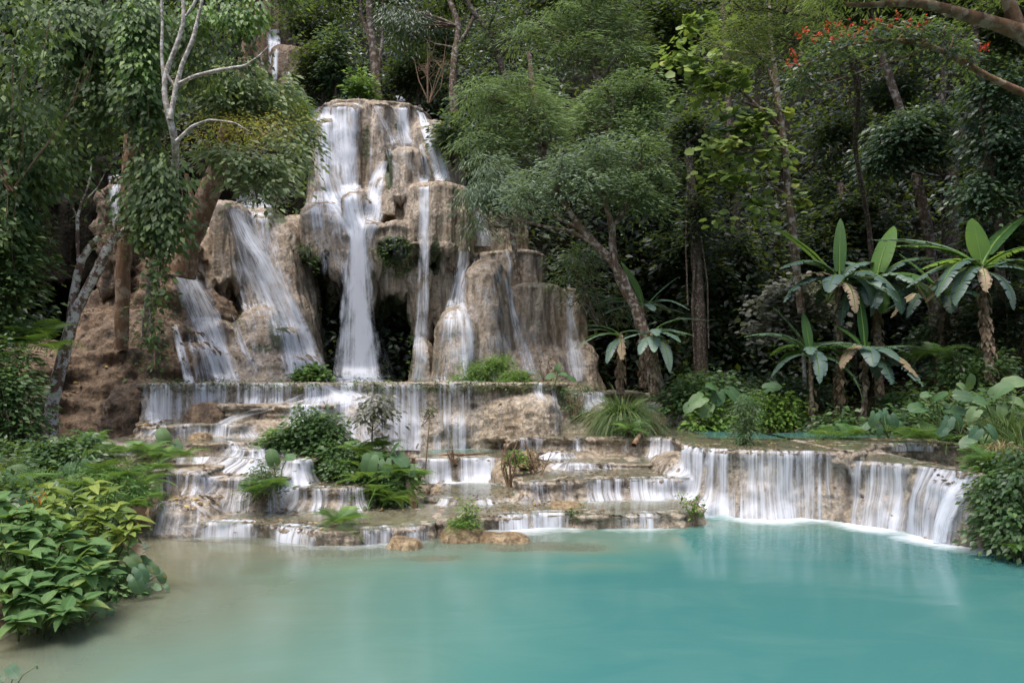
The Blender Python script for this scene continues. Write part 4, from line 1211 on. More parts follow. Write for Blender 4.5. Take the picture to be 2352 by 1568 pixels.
# fern fronds
def frond_mesh(name, mat, lv, pairs=15, curl=.45, wid=.34):
    v, f, l = [], [], []
    def P(t): return np.array([t * (1 - .12 * t), 0, .22 * t - (curl + .22) * t * t])
    for i in range(pairs):
        t = .10 + .88 * i / (pairs - 1)
        p = P(t)
        L = wid * math.sin(math.pi * min(1, .12 + .88 * t) ** .75) * (1.0 if t < .9 else .7) + .02
        w = .017
        for s in (-1, 1):
            q = p + np.array([.35 * L, s * L, -.22 * L])
            b = len(v); dx = np.array([w, 0, 0]); mid = p * .45 + q * .55 + np.array([.0, 0, .02])
            v += [p - dx * .5, mid - dx * .9, q, mid + dx * 1.0, p + dx * .6]
            f += [(b, b + 1, b + 3), (b, b + 3, b + 4), (b + 1, b + 2, b + 3)]
    b = len(v)
    for i in range(6):
        p = P(i / 5); v += [p + np.array([0, .008, 0]), p + np.array([0, -.008, 0])]
    for i in range(5): f += [(b + 2 * i, b + 2 * i + 1, b + 2 * i + 3), (b + 2 * i, b + 2 * i + 3, b + 2 * i + 2)]
    return mesh_np(name, np.array(v), np.array(f), mat, False, {'lv': np.full(len(v), lv)})
FROND = [frond_mesh('frond', LM['fern'], q, 13 + 2 * i, .3 + .12 * i) for i, q in enumerate((.25, .5, .75, .95))]
def fern(label, px, py, Y, length, n=12, group=None, up=.55, name='fern', fan=(0, 360)):
    b = at(px, py, Y)
    root = empty(name, b); tag(root, label, 'fern', group)
    for i in range(n):
        a = R(random.uniform(*fan)); el = random.uniform(.1, up + .35)
        ax = (math.cos(a) * math.cos(el), math.sin(a) * math.cos(el), math.sin(el))
        leaf_obj(random.choice(FROND), root, (random.uniform(-.05, .05) * length, random.uniform(-.05, .05), 0), ax, (random.uniform(-.2, .2), random.uniform(-.3, .1), 1), length * random.uniform(.65, 1.15), 'frond')
    return root
TARO = [heart_leaf_mesh('leaf', LM['taro'], q, .08 + .05 * i, .2 + .12 * i) for i, q in enumerate((.2, .45, .7, .95))]
TARO_D = [heart_leaf_mesh('leaf', LM['taro_dark'], q, .12, .3 + .15 * i, wide=.33) for i, q in enumerate((.2, .45, .7, .9))]
def taro(label, px, py, Y, leaves, group=None, name='elephant_ear_plant', meshes=None, cat='plant', r=.012):
    """leaves: (frame x, y, size m, axis px dx, dy[, distance offset])"""
    b = at(px, py, Y)
    root = empty(name, b); tag(root, label, cat, group)
    for q in leaves:
        x, y, s, dx, dy = q[:5]
        yy = Y + (q[5] if len(q) > 5 else random.uniform(-.3, .3))
        p = at(x, y, yy) - b
        ax = Vector((dx, random.uniform(-.5, -.2), -dy)); ax.normalize()
        nr = Vector((random.uniform(-.3, .3), random.uniform(-.9, -.4), .8))
        leaf_obj(random.choice(meshes or TARO), root, p, ax, nr, s * random.uniform(.6, .85))
        m = p * .5 + Vector((random.uniform(-.04, .04), 0, .08 * p.length))
        pts = [Vector((random.uniform(-.03, .03), random.uniform(-.03, .03), -.05)), m, p]
        v, f = tube_arrays([tuple(k) for k in pts], [r * 1.3, r, r * .6], 5, 0)
        obj('stem', mesh_np('stem', v, f, BK['green'], True), root)
    return root

# banana
def banana_leaf(parent, length, width, az, el, droop, torn, mat, lv, base=(0, 0, 0)):
    n = 22
    P, ang = [], el
    p = np.array([0., 0, 0]); st = length / n
    h = np.array([math.cos(az), math.sin(az), 0]); side = np.array([-math.sin(az), math.cos(az), 0])
    T = []
    for i in range(n + 1):
        P.append(p.copy()); d = h * math.cos(ang) + np.array([0, 0, 1]) * math.sin(ang); T.append(d)
        p = p + d * st; ang -= droop / n * (1.7 - 1.4 * i / n)
    v, f, uv = [], [], []
    tw = random.uniform(-.3, .3)
    for s in (-1, 1):
        fl = random.uniform(.1, .4)
        i = 3
        while i < n:
            strip = n - i if torn == 0 else (random.choice((1, 1, 2, 3)) if random.random() < torn else random.choice((2, 3, 4)))
            strip = min(strip, n - i)
            sag = random.uniform(.0, .5) * torn + fl * .6
            gap = .14 * torn
            for q in range(strip):
                i0, i1 = i + q, i + q + 1
                for (ii, gg) in ((i0, gap if q == 0 else 0), (i1, -gap if q == strip - 1 else 0)):
                    t = ii / n; w = width * .5 * (math.sin(math.pi * min(1, max(0, (t - .08) / .92)) ** .8) ** .55 if t < .995 else 0.05)
                    up = np.cross(T[ii], side) * -1
                    sd = side * s * math.cos(sag) - (-up * -1) * 0 + np.array([0, 0, -1]) * math.sin(sag) + up * .12 * 0
                    mid = P[ii] + (side * s * .55 + np.array([0, 0, .10 - .35 * sag])) * w + T[ii] * (gg * st * .6)
                    tip = P[ii] + sd * w + T[ii] * (gg * st * 2.2 + .06 * random.uniform(-1, 1) * torn) + np.array([0, 0, .1 * w])
                    v += [P[ii], mid, tip]; uv += [(t, 0, 0), (t, .5, 0), (t, 1, 0)]
                b = len(v) - 6
                f += [(b, b + 1, b + 4, b + 3), (b + 1, b + 2, b + 5, b + 4)]
            i += strip
    me = mesh_np('leaf', np.array(v), np.array(f), LM[mat], True, {'lv': np.full(len(v), lv)})
    lf = obj('leaf', me, parent); lf.location = base
    tv, tf = tube_arrays(P, np.linspace(.045, .006, len(P)) * (length / 2.2), 5, 0)
    obj('midrib', mesh_np('midrib', tv, tf, LM['bright'], True, {'lv': np.full(len(tv), .6)}), lf)
    return lf
def banana(label, px, py_base, py_top, Y, leaves, r0=.16, lean=0.0, name='banana_plant', group='banana plants by the green pool', shag=60):
    """leaves: (azimuth deg: 0 = to the right, 270 = towards the viewer; elevation deg; length; width; droop; torn; material)"""
    b = at(px, py_base, Y); t = at(px + lean, py_top, Y)
    root = empty(name, b); tag(root, label, 'banana plant', group)
    top = A(t - b)
    st = tube('stem', [(0, 0, -.3), tuple(top * .5 + A((lean / F * Y * .1, 0, 0))), tuple(top)], [r0 * 1.15, r0 * .9, r0 * .6], BK['banana'], root, 10, .12)
    # hanging dry sheaths
    H = top[2]; N = shag
    if N:
        zz = rng.random(N) * H; a = rng.random(N) * 2 * math.pi
        rr = r0 * (1.15 - .5 * zz / H)
        c = np.c_[np.cos(a) * rr + top[0] * zz / H, np.sin(a) * rr + top[1] * zz / H, zz]
        ax = np.c_[np.cos(a) * .5, np.sin(a) * .5, -np.ones(N)]; nr = np.c_[np.cos(a), np.sin(a), np.zeros(N) + .3]
        me = leaf_mesh('dry_sheath', LM['banana_dead'], [leaf_arrays(c, ax, nr, .12 + .2 * rng.random(N), 'oval', rng.random(N))])
        obj('dry_sheath', me, root)
    extra = [(random.uniform(0, 360), random.uniform(5, 45), random.uniform(.7, 1.1) * leaves[2][2], leaves[2][3] * .9, random.uniform(70, 120), random.uniform(.6, 1), random.choice((leaves[2][6], leaves[2][6], leaves[2][6], 'banana', 'banana_dead'))) for _ in range(8)] if name == 'banana_plant' else []
    for (az, el, L, W, dr, torn, mat) in leaves + extra:
        az += random.uniform(-18, 18); el += random.uniform(-10, 18) if dr > 40 else 0; dr *= random.uniform(.45, 1.1) if dr > 40 else 1; L *= random.uniform(.75, 1.15)
        banana_leaf(root, L * (1.2 if name == 'banana_plant' else 1.1), W * 1.08, R(az), R(el), R(dr), torn, mat, random.random(), tuple(top - A((0, 0, random.uniform(0, .25)))))
    return root
def grass_clump(label, px, py, Y, h, n, spread, mat='grass', name='grass_clump', cat='grass clump', lean=0.0, droop=1.0, group=None):
    b = at(px, py, Y); root = empty(name, b); tag(root, label, cat, group)
    a = rng.random(n) * 2 * math.pi; rr = spread * np.sqrt(rng.random(n))
    c = np.c_[np.cos(a) * rr * .6, np.sin(a) * rr * .5, np.zeros(n) + .02]
    L = h * (.55 + .6 * rng.random(n)); k = 6
    out = np.c_[np.cos(a), np.sin(a), np.zeros(n)] * (0.25 + .5 * rng.random(n))[:, None] + np.array([lean, 0, 0])
    ts = np.linspace(0, 1, k); V = np.zeros((n, k, 2, 3))
    sd = unit(np.c_[-np.sin(a + rng.normal(size=n)), np.cos(a + rng.normal(size=n)), np.zeros(n)])
    for i, t in enumerate(ts):
        p = c + L[:, None] * (np.array([0, 0, 1]) * (t - .5 * droop * t * t * (0.7 + .8 * rng.random(n)[:, None] * 0 + .4))[..., None] if False else np.c_[np.zeros(n), np.zeros(n), t - droop * .62 * t * t * (0.4 + rr / spread)]) + out * (L * t ** 1.5)[:, None]
        w = h * .012 * (1 - t * .9)
        V[:, i, 0] = p + sd * w; V[:, i, 1] = p - sd * w
    i = np.arange(n * k * 2).reshape(n, k, 2)
    f = np.stack([i[:, :-1, 0], i[:, :-1, 1], i[:, 1:, 1], i[:, 1:, 0]], -1).reshape(-1, 4)
    me = mesh_np('blades', V.reshape(-1, 3), f, LM[mat], False, {'lv': np.repeat(rng.random(n), k * 2)})
    obj('blades', me, root)
    return root
def twig_shrub(label, px, py, Y, h, n, name='dead_shrub', group='dead twig shrubs on the terraces', r=.02, spread=.5, leaf=None):
    b = at(px, py, Y); root = empty(name, b); tag(root, label, 'shrub', group)
    lst, tips = [], []
    for i in range(n):
        a = random.uniform(0, 6.28); p0 = A((random.uniform(-.08, .08), random.uniform(-.08, .08), -.1))
        L = h * random.uniform(.6, 1.1); e = A((math.cos(a) * spread * L, math.sin(a) * spread * L * .7, L))
        m = p0 + e * .5 + rng.normal(size=3) * .05 * h
        lst.append(([p0, m, p0 + e], [r, r * .7, r * .3])); tips.append(p0 + e)
        for _ in range(3):
            t = random.uniform(.4, .9); s = p0 + e * t if t > .5 else m
            q = s + A((random.uniform(-.35, .35), random.uniform(-.3, .3), random.uniform(.05, .4))) * h * .7
            lst.append(([s, (s + q) / 2 + rng.normal(size=3) * .03 * h, q], [r * .5, r * .35, r * .15])); tips.append(q)
    tubes('twig', lst, BK['twig'], root, 5)
    if leaf:
        tp = np.array(tips); N = leaf[1]; c = tp[rng.integers(0, len(tp), N)] + rng.normal(size=(N, 3)) * .08 * h
        me = leaf_mesh('foliage', LM[leaf[0]], [leaf_arrays(c, rng.normal(size=(N, 3)) - (0, 0, .3), rng.normal(size=(N, 3)) * .4 + (0, -.3, 1), leaf[2] * (.6 + .7 * rng.random(N)), 'oval', rng.random(N))])
        obj('foliage', me, root)
    return root
# ================================================================== forest
# ground cover on the hillside
def cover(name, label, n, xr, yr, Ymin, Ymax, size, mat, lift=.5, templ='oval', per=6, spread=.35, on=('hill', 'dark_rock_wall'), test=None):
    xs = rng.uniform(xr[0], xr[1], n); ys = rng.uniform(yr[0], yr[1], n); P = []
    for x, y in zip(xs, ys):
        d = Vector(((x - CX) / F, 1.0, -(y - HY) / F)).normalized()
        h = bvh.ray_cast(Vector((0, 0, ZC)), d, 200)
        if h[0] is None or not (Ymin < h[0].y < Ymax) or owner(h[2]) not in on: continue
        if test and not test(x, y): continue
        P.append(tuple(h[0] + h[1] * random.uniform(0, lift)))
    if not P: return
    P = np.array(P); N = len(P) * per
    ci = np.repeat(np.arange(len(P)), per)
    c = P[ci] + rng.normal(size=(N, 3)) * spread
    ax = rng.normal(size=(N, 3)) * (1, 1, .5) + (0, -.5, -.35)
    nr = rng.normal(size=(N, 3)) * .4 + (0, -.6, .9)
    lv = rng.random(len(P))[ci] * .6 + rng.random(N) * .4
    me = leaf_mesh(name, LM[mat], [leaf_arrays(c, ax, nr, size * (.6 + .8 * rng.random(N)), templ, lv)])
    o = obj(name, me); tag(o, label, 'undergrowth', None, 'stuff')
    return o
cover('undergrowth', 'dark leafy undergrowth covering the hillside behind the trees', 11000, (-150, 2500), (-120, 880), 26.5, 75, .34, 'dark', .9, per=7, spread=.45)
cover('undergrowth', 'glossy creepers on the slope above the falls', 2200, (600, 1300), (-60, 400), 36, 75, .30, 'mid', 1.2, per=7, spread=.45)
# mosses and creepers in the hollows behind the falls
def hollow(x, y):
    return any(((x - a) / c) ** 2 + ((y - b) / d) ** 2 < 1 for a, b, c, d in [(700, 710, 70, 150), (905, 800, 50, 80), (915, 590, 55, 40), (690, 330, 35, 120), (655, 470, 30, 60)])
cover('creeping_plants', 'small creeping plants on the mossy hollow beside the main plunge', 3800, (620, 980), (230, 870), 29, 38, .17, 'moss', .12, per=4, spread=.12, test=hollow, on=('travertine_cliff',))

cover('crest_moss', 'low moss and seedlings along the dam crest', 900, (330, 1290), (868, 892), 18, 24, .07, 'moss', .03, per=4, spread=.07, on=('travertine_dam',))
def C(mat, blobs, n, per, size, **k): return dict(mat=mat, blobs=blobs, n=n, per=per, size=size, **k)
G_BACK = 'trees on the hillside above the falls'
# --- trees above the falls
tree('forest_tree', 'tall pale-trunked tree directly above the lip of the main fall', [(868, 222, 41, 15), (862, 150, 41, 11), (850, 60, 41, 9), (846, -60, 41, 8)], [[(866, 190, 41, 7), (878, 100, 41, 4), (880, 0, 41, 3)], [(862, 120, 41, 6), (830, 40, 41, 4), (826, -20, 41, 3)]], 'brown',
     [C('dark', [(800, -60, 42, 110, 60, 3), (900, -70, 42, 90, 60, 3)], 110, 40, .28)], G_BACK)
tree('forest_tree', 'slim tree with hanging compound leaves right of the fall lip', [(1043, 245, 38, 11), (1040, 180, 38, 9), (1045, 120, 38, 8), (1055, 60, 38, 7), (1032, 0, 38, 6), (1025, -60, 38, 5)], [[(1047, 110, 38, 5), (1075, 70, 38, 4), (1095, 20, 38, 3)]], 'brown',
     [C('mid', [(930, 60, 38, 40, 45, 1.5), (965, 40, 38, 40, 30, 1.5), (900, 20, 38, 40, 30, 1.5)], 60, 30, .26, templ='narrow', hang=True), C('dark', [(1050, -50, 40, 100, 50, 3)], 60, 40, .28)], G_BACK)
tree('forest_tree', 'leaning dark tree with crooked bare limbs above the cliff', [(1170, 190, 37, 9), (1140, 110, 37, 8), (1120, 70, 37, 6), (1080, 20, 37, 5), (1060, -60, 37, 4)], [[(1135, 110, 37, 5), (1165, 90, 37, 4), (1190, 80, 37, 3)], [(1150, 130, 37, 4), (1175, 105, 37, 3), (1200, 95, 37, 2)]], 'dark',
     [C('mid', [(1130, 90, 37, 60, 20, 1.2), (1100, 105, 37, 40, 18, 1.2), (1150, 30, 37, 60, 25, 1.5)], 50, 26, .26, templ='narrow')], G_BACK)
for lab, x, y, Y, rx, ry, mat, n in [
    ('round dark tree left of the fall lip', 740, 150, 40, 60, 75, 'dark', 120), ('blue-green sapling at the left end of the fall lip', 770, 130, 39, 25, 85, 'mid', 70),
    ('small yellow-green bush tree standing on the fall lip', 828, 200, 38.5, 26, 26, 'vine_bright', 40), ('dark tree crown between the two slim trunks', 960, 150, 41, 70, 60, 'dark', 110),
    ('shadowy tree crown right of the crooked limbs', 1000, 60, 44, 90, 70, 'dark', 110), ('bushy tree hugging the right shoulder of the cliff', 1040, 300, 35.5, 32, 45, 'mid', 60), ('dark tree crown at the head of the upper fall', 720, 30, 46, 70, 60, 'dark', 90)]:
    tree('forest_tree', lab, [(x, y + ry + 14, Y, 5), (x + 3, y + ry * .4, Y, 4), (x, y, Y, 3)], [], 'dark', [C(mat, [(x, y, Y, rx, ry, 1.8), (x - rx * .5, y + ry * .3, Y, rx * .6, ry * .5, 1.4)], n, 32, .26)], G_BACK)
twig_shrub('bare twiggy shrub on the slope right of the fall lip', 985, 232, 37, 3.0, 9, r=.035, spread=.35, group=None)
# --- willowy trees in the middle
G_W = 'willowy trees right of the falls'
tree('willowy_tree', 'highest feathery green tree at the top centre', [(1392, 300, 33, 9), (1382, 230, 33, 11), (1368, 150, 33, 10), (1358, 70, 33, 9), (1350, 0, 33, 7), (1345, -60, 33, 5)], [[(1380, 190, 33, 5), (1400, 150, 33, 4), (1430, 110, 33, 3)], [(1365, 130, 33, 5), (1310, 90, 33, 4), (1260, 60, 33, 3)]], 'brown',
     [C('willow', [(1250, 45, 33, 80, 38, 1.6), (1340, 30, 33, 80, 40, 1.6), (1430, 50, 33, 75, 45, 1.6), (1330, 105, 32, 80, 28, 1.4), (1200, 75, 33, 30, 22, 1), (1450, 105, 32, 55, 35, 1.4), (1400, -30, 33, 120, 40, 2)], 72, 120, .31, templ='needle', spread=.55, flat=.16, hollow=.25, wind=.5, droop=.3)], G_W)
tree('willowy_tree', 'feathery green tree leaning over the right shoulder of the cliff', [(1262, 400, 30, 11), (1250, 340, 30, 10), (1236, 260, 30, 9), (1222, 190, 30, 7), (1215, 120, 30, 5)], [[(1240, 280, 30, 5), (1180, 250, 30, 4), (1120, 220, 30, 3)], [(1236, 260, 30, 5), (1270, 230, 30, 3)]], 'brown',
     [C('willow', [(1125, 195, 30, 68, 38, 1.5), (1195, 170, 30, 65, 34, 1.4), (1235, 245, 29.5, 60, 28, 1.3), (1230, 290, 29, 85, 30, 1.3), (1145, 255, 30, 60, 38, 1.3), (1090, 320, 30, 34, 30, 1), (1150, 320, 29.5, 50, 25, 1)], 72, 120, .29, templ='needle', spread=.52, flat=.16, hollow=.25, wind=.5, droop=.3)], G_W)
tree('willowy_tree', 'denser green tree between the feathery tree and the round-leaved tree', [(1370, 380, 31, 8), (1385, 330, 31, 8), (1405, 280, 31, 6), (1410, 230, 31, 5)], [[(1388, 320, 31, 4), (1350, 270, 31, 3)], [(1400, 290, 31, 4), (1460, 220, 31, 3)]], 'brown',
     [C('willow', [(1390, 215, 31, 70, 45, 1.5), (1465, 190, 31, 60, 60, 1.5), (1480, 290, 30.5, 55, 45, 1.4), (1350, 260, 31, 45, 30, 1.2), (1420, 290, 30.5, 60, 30, 1.3), (1500, 240, 31, 45, 40, 1.3)], 80, 90, .25, templ='narrow', spread=.44, flat=.25, hollow=.25)], G_W)
tree('willowy_tree', 'blue-green drooping tree in front of the right cliff block', [(1190, 620, 28, 7), (1175, 520, 28, 6), (1160, 440, 28, 5), (1150, 390, 28, 4)], [[(1165, 460, 28, 3), (1120, 430, 28, 2)]], 'brown',
     [C('bluewillow', [(1140, 385, 28, 48, 45, 1.2), (1185, 425, 28, 45, 40, 1.2), (1110, 430, 28, 40, 28, 1.0), (1150, 450, 28, 70, 24, 1.0), (1110, 500, 28.2, 50, 22, .8)], 70, 90, .25, templ='needle', spread=.42, flat=.25, hollow=.25, wind=.6, droop=.6)], G_W)
tree('leaning_tree', 'forked tree with mottled bark leaning left over the broad-leaved plant', [(1512, 892, 24, 18), (1494, 800, 24, 15), (1470, 740, 24, 13), (1450, 680, 24, 12), (1420, 620, 24, 11), (1395, 585, 24, 9), (1350, 545, 24, 9), (1310, 490, 24, 7), (1280, 440, 24, 5)],
     [[(1412, 610, 24, 10), (1407, 560, 24, 9), (1405, 510, 24, 8), (1390, 470, 24, 6), (1375, 420, 24, 4)], [(1405, 530, 24, 6), (1440, 470, 24, 5), (1470, 400, 24, 3)], [(1455, 700, 24, 9), (1428, 660, 24, 8), (1415, 620, 23.8, 8), (1412, 580, 23.8, 6)], [(1380, 570, 24, 5), (1310, 530, 24, 4), (1250, 520, 24, 3.5), (1190, 505, 24, 2.5)], [(1340, 530, 24, 5), (1280, 500, 24, 4), (1262, 470, 24, 3)]], 'brown',
     [C('bluewillow', [(1300, 375, 24, 75, 40, 1.2), (1390, 345, 24, 80, 40, 1.2), (1330, 420, 23.7, 80, 30, 1.1), (1250, 410, 24, 55, 30, 1), (1215, 450, 24, 50, 20, .8)], 58, 95, .20, templ='narrow', spread=.38, flat=.22, wind=.35, hollow=.25),
      C('willow', [(1470, 340, 24, 70, 45, 1.2), (1440, 410, 23.7, 75, 38, 1.1), (1505, 390, 24, 55, 40, 1), (1480, 455, 24, 45, 20, .8)], 46, 95, .20, templ='narrow', spread=.38, flat=.22, hollow=.25)], None)
bush('hanging_shrub', 'dull leafy shrub hanging below the leaning tree', [(1330, 590, 26, 70, 45, 1.0), (1290, 640, 26.5, 40, 25, .8), (1420, 700, 26, 50, 40, 1), (1340, 660, 26.5, 40, 25, .7)], 70, 30, .20, 'mid', 'narrow')
# --- round-leaved tree
root = tree('round_leaved_tree', 'slim pale tree with large round yellow-green leaves', [(1842, 690, 23, 9), (1832, 640, 23, 9), (1822, 540, 23, 8.5), (1812, 450, 23, 8), (1800, 330, 23, 7.5), (1784, 210, 23, 7), (1776, 130, 23, 6), (1768, 40, 23, 4), (1765, -40, 23, 3)],
     [[(1798, 310, 23, 5), (1760, 265, 23, 4.5), (1720, 225, 23, 4), (1690, 200, 23, 2.5)], [(1795, 290, 23, 4), (1750, 250, 23, 3.5), (1705, 232, 23, 3)], [(1783, 205, 23, 4), (1750, 130, 23, 3), (1725, 70, 23, 2)], [(1812, 450, 23, 3), (1760, 420, 23, 2), (1720, 430, 23, 1.5)], [(1776, 130, 23, 4), (1690, 120, 23, 3), (1600, 90, 23, 2)], [(1800, 340, 23, 3), (1720, 340, 23, 2.5), (1640, 360, 23, 1.5)]], 'brown', [])
RL = [heart_leaf_mesh('leaf', LM['bigleaf'], q, .06, .15 + .15 * i, wide=.46) for i, q in enumerate((.15, .35, .5, .7, .95))]
bl = [(1590, 55, 45, 22, 1), (1640, 45, 40, 18, .8), (1565, 110, 38, 24, .8), (1610, 150, 60, 26, 1), (1650, 185, 65, 32, 1), (1600, 205, 40, 20, .8), (1690, 170, 40, 30, .8), (1720, 265, 85, 22, 1), (1790, 255, 25, 16, .6), (1700, 310, 75, 30, 1), (1650, 330, 45, 24, .8), (1745, 340, 50, 24, .8), (1800, 330, 40, 18, .6), (1640, 395, 38, 16, .7), (1690, 410, 50, 18, .8), (1745, 400, 40, 18, .7), (1735, 452, 40, 14, .6), (1815, 415, 30, 18, .6), (1770, 470, 40, 14, .6), (1700, 475, 28, 10, .5), (1825, 460, 24, 14, .5), (1640, 490, 30, 10, .5)]
cc, dd = blob_clumps([(x, y, 23, rx, ry, rd) for x, y, rx, ry, rd in bl], 62, .3)
k = 0
for c in cc:
    for _ in range(random.choice((4, 5, 5))):
        if k >= 290: break
        a = random.uniform(0, 6.28)
        p = Vector(c) + Vector((random.uniform(-.22, .22), random.uniform(-.2, .2), random.uniform(-.09, .09))) - root.location
        leaf_obj(random.choice(RL), root, p, (math.cos(a), math.sin(a) - .25, random.uniform(-.5, -.1)), (random.uniform(-.3, .3), -.45, 1), random.uniform(.26, .40)); k += 1
o = obj('crown', crown_mesh('crown', [(x, y, 23.1, rx * 1.1, ry, rd) for x, y, rx, ry, rd in bl], 85, 9, .26, 'round', LM['bigleaf'], spread=.22, flat=.3, hollow=.2), root); recenter(o, root.location)
# --- feathery canopy and flowering branch, top right
tree('feathery_tree', 'blurred yellow-green feathery tree hanging in from the top edge', [(2016, 720, 27, 6), (1996, 520, 26, 5.5), (1962, 330, 24.5, 5), (1974, 220, 23, 5), (1948, 110, 21, 5), (1900, 60, 20, 6), (1870, -40, 20, 5)], [[(1900, 70, 20, 5), (1830, 95, 20, 4), (1770, 150, 20, 3), (1740, 175, 20, 2)], [(1890, 40, 20, 4), (1800, 30, 20, 3), (1700, 20, 20, 2)]], 'dark',
     [C('feather', [(1710, 35, 20, 80, 34, .9), (1790, 70, 20, 70, 38, .9), (1850, 25, 20, 70, 30, .9), (1690, 85, 20, 45, 28, .7), (1740, 125, 20, 40, 24, .6), (1900, 60, 20, 45, 24, .6), (1780, -40, 20, 120, 40, 1.2)], 85, 110, .15, templ='needle', spread=.30, flat=.25, wind=-.4, hollow=.25)])
root = tree('flowering_tree', 'arching branch dotted with red flowers at the upper right', [(2760, 1150, 15.5, 16), (2600, 500, 15, 13), (2450, 260, 15, 11), (2352, 212, 15, 8.5), (2290, 190, 15, 7.5), (2225, 150, 15, 7), (2180, 122, 15, 6.5), (2120, 98, 15, 6), (2070, 90, 15, 5), (2000, 92, 15, 4), (1920, 110, 15, 3), (1850, 150, 15, 2)],
     [[(2125, 98, 15, 4), (2080, 70, 15, 3), (2000, 50, 15, 2)], [(2180, 122, 15, 3), (2190, 90, 15, 2), (2170, 60, 15, 1.5)], [(2130, 110, 15, 2.5), (2080, 130, 15, 2), (1990, 160, 15, 1.5), (1900, 190, 15, 1)]], 'rust',
     [C('mid', [(1848, 150, 15, 36, 30, .5), (1840, 185, 15, 22, 14, .4), (1900, 105, 15, 55, 22, .5), (1975, 80, 15, 60, 22, .5), (2050, 72, 15, 55, 20, .5), (2120, 65, 15, 45, 20, .5), (2190, 100, 15, 50, 30, .5), (2230, 130, 15, 40, 20, .5)], 130, 20, .12, templ='oval', spread=.18)])
fl = [(1835, 85), (1850, 70), (1870, 88), (1885, 78), (1900, 66), (1915, 92), (1935, 75), (1955, 60), (1958, 82), (1975, 68), (1990, 50), (2005, 62), (2020, 45), (2045, 58), (2065, 40), (2085, 50), (2110, 62), (2130, 45), (1820, 120), (1830, 135), (1812, 148), (1900, 55), (2255, 112), (2265, 108), (1990, 82), (1928, 58)]
for x, y in fl:
    n = 16; c = A(at(x, y, 14.6)) + rng.normal(size=(n, 3)) * .035 - A(root.location)
    me = leaf_mesh('flower_cluster', LM['red'], [leaf_arrays(c, rng.normal(size=(n, 3)), rng.normal(size=(n, 3)), .04 + .03 * rng.random(n), 'oval', rng.random(n))])
    obj('flower_cluster', me, root)
tree('overhanging_tree', 'thick smooth brown limb reaching in at the top right corner', [(2620, 1250, 11.5, 40), (2520, 500, 11, 32), (2430, 130, 11, 26), (2352, 75, 11, 19), (2310, 58, 11, 16), (2250, 45, 11, 14), (2190, 28, 11, 12), (2140, 8, 11, 11), (2090, 2, 11, 10), (2030, 10, 11, 8), (1980, 18, 11, 6), (1940, 10, 11, 4)],
     [[(2340, 65, 11, 15), (2325, 30, 11, 14), (2300, -40, 11, 13)], [(2130, 8, 11, 8), (2080, -10, 11, 6), (1990, -60, 11, 5)]], 'rust',
     [C('feather', [(2000, -90, 11, 160, 50, 1), (2250, -110, 11, 160, 60, 1)], 120, 40, .12, templ='narrow', spread=.2)])
# --- dark trees of the right forest
G_R = 'dark forest trees behind the banana plants'
tree('forest_tree', 'thick forked trunk rising behind the tallest banana plants', [(2190, 930, 27, 22), (2186, 700, 27, 20), (2182, 540, 27, 19), (2182, 420, 27, 18), (2190, 350, 27, 13), (2180, 300, 27, 9), (2155, 250, 27, 8), (2172, 190, 27, 8), (2165, 120, 27, 7), (2170, 20, 27, 6), (2168, -80, 27, 5)], [[(2182, 410, 27, 12), (2195, 330, 27, 10), (2230, 250, 27, 8), (2250, 130, 27, 6), (2256, 0, 27, 5)]], 'dark',
     [C('mid', [(2070, 300, 26, 75, 50, 1.2), (2130, 270, 26, 50, 35, 1), (2030, 345, 26, 50, 30, 1), (2150, 340, 26, 40, 26, .9)], 150, 40, .22, templ='oval', spread=.32, droop=.45), C('dark', [(2200, -80, 27, 160, 70, 3)], 110, 50, .26)], G_R)
tree('forest_tree', 'leaning spotted trunk left of the forked one', [(2148, 930, 28, 13), (2145, 700, 28, 12), (2136, 560, 28, 12), (2115, 450, 28, 11), (2090, 340, 28, 10), (2062, 230, 28, 9), (2035, 160, 28, 9), (2012, 80, 28, 8), (2000, -60, 28, 6)], [], 'brown', [C('dark', [(2010, -60, 28, 120, 60, 2.5), (2060, 190, 29, 60, 30, 1.5)], 110, 45, .26)], G_R)
tree('forest_tree', 'thin dark trunk under the red flowers', [(2000, 800, 31, 7), (1980, 500, 31, 6), (1984, 280, 31, 6), (1960, 110, 31, 5), (1958, -60, 31, 5)], [], 'dark', [C('dark', [(1900, 300, 31, 60, 60, 2), (1960, -40, 31, 120, 60, 2.5), (1900, 450, 31, 70, 70, 2)], 160, 45, .26)], G_R)
tree('forest_tree', 'dark trunk at the right edge wrapped in creepers', [(2310, 930, 23, 14), (2300, 700, 23, 12), (2292, 500, 23, 10), (2278, 400, 23, 10), (2262, 300, 23, 8), (2250, 200, 23, 7), (2240, 60, 23, 6)], [], 'dark',
     [C('mid', [(2290, 200, 23, 70, 80, 1.2), (2250, 430, 23, 60, 50, 1), (2330, 380, 23, 60, 80, 1), (2300, 300, 23, 60, 50, 1)], 150, 45, .21, droop=.5), C('dark', [(2320, 30, 23, 90, 60, 1.5), (2300, 560, 24, 80, 70, 1.2)], 120, 40, .24)], G_R)
tree('forest_tree', 'shaded tree crown behind the round-leaved tree', [(1700, 800, 31, 12), (1690, 500, 31, 10), (1670, 200, 31, 8), (1660, 0, 31, 6)], [], 'dark', [C('dark', [(1600, 420, 31, 80, 90, 2), (1560, 560, 30, 70, 60, 1.5), (1700, 560, 30, 80, 70, 1.6), (1560, 30, 33, 80, 80, 2), (1650, 640, 29.5, 60, 60, 1.5)], 220, 45, .26)], G_R)
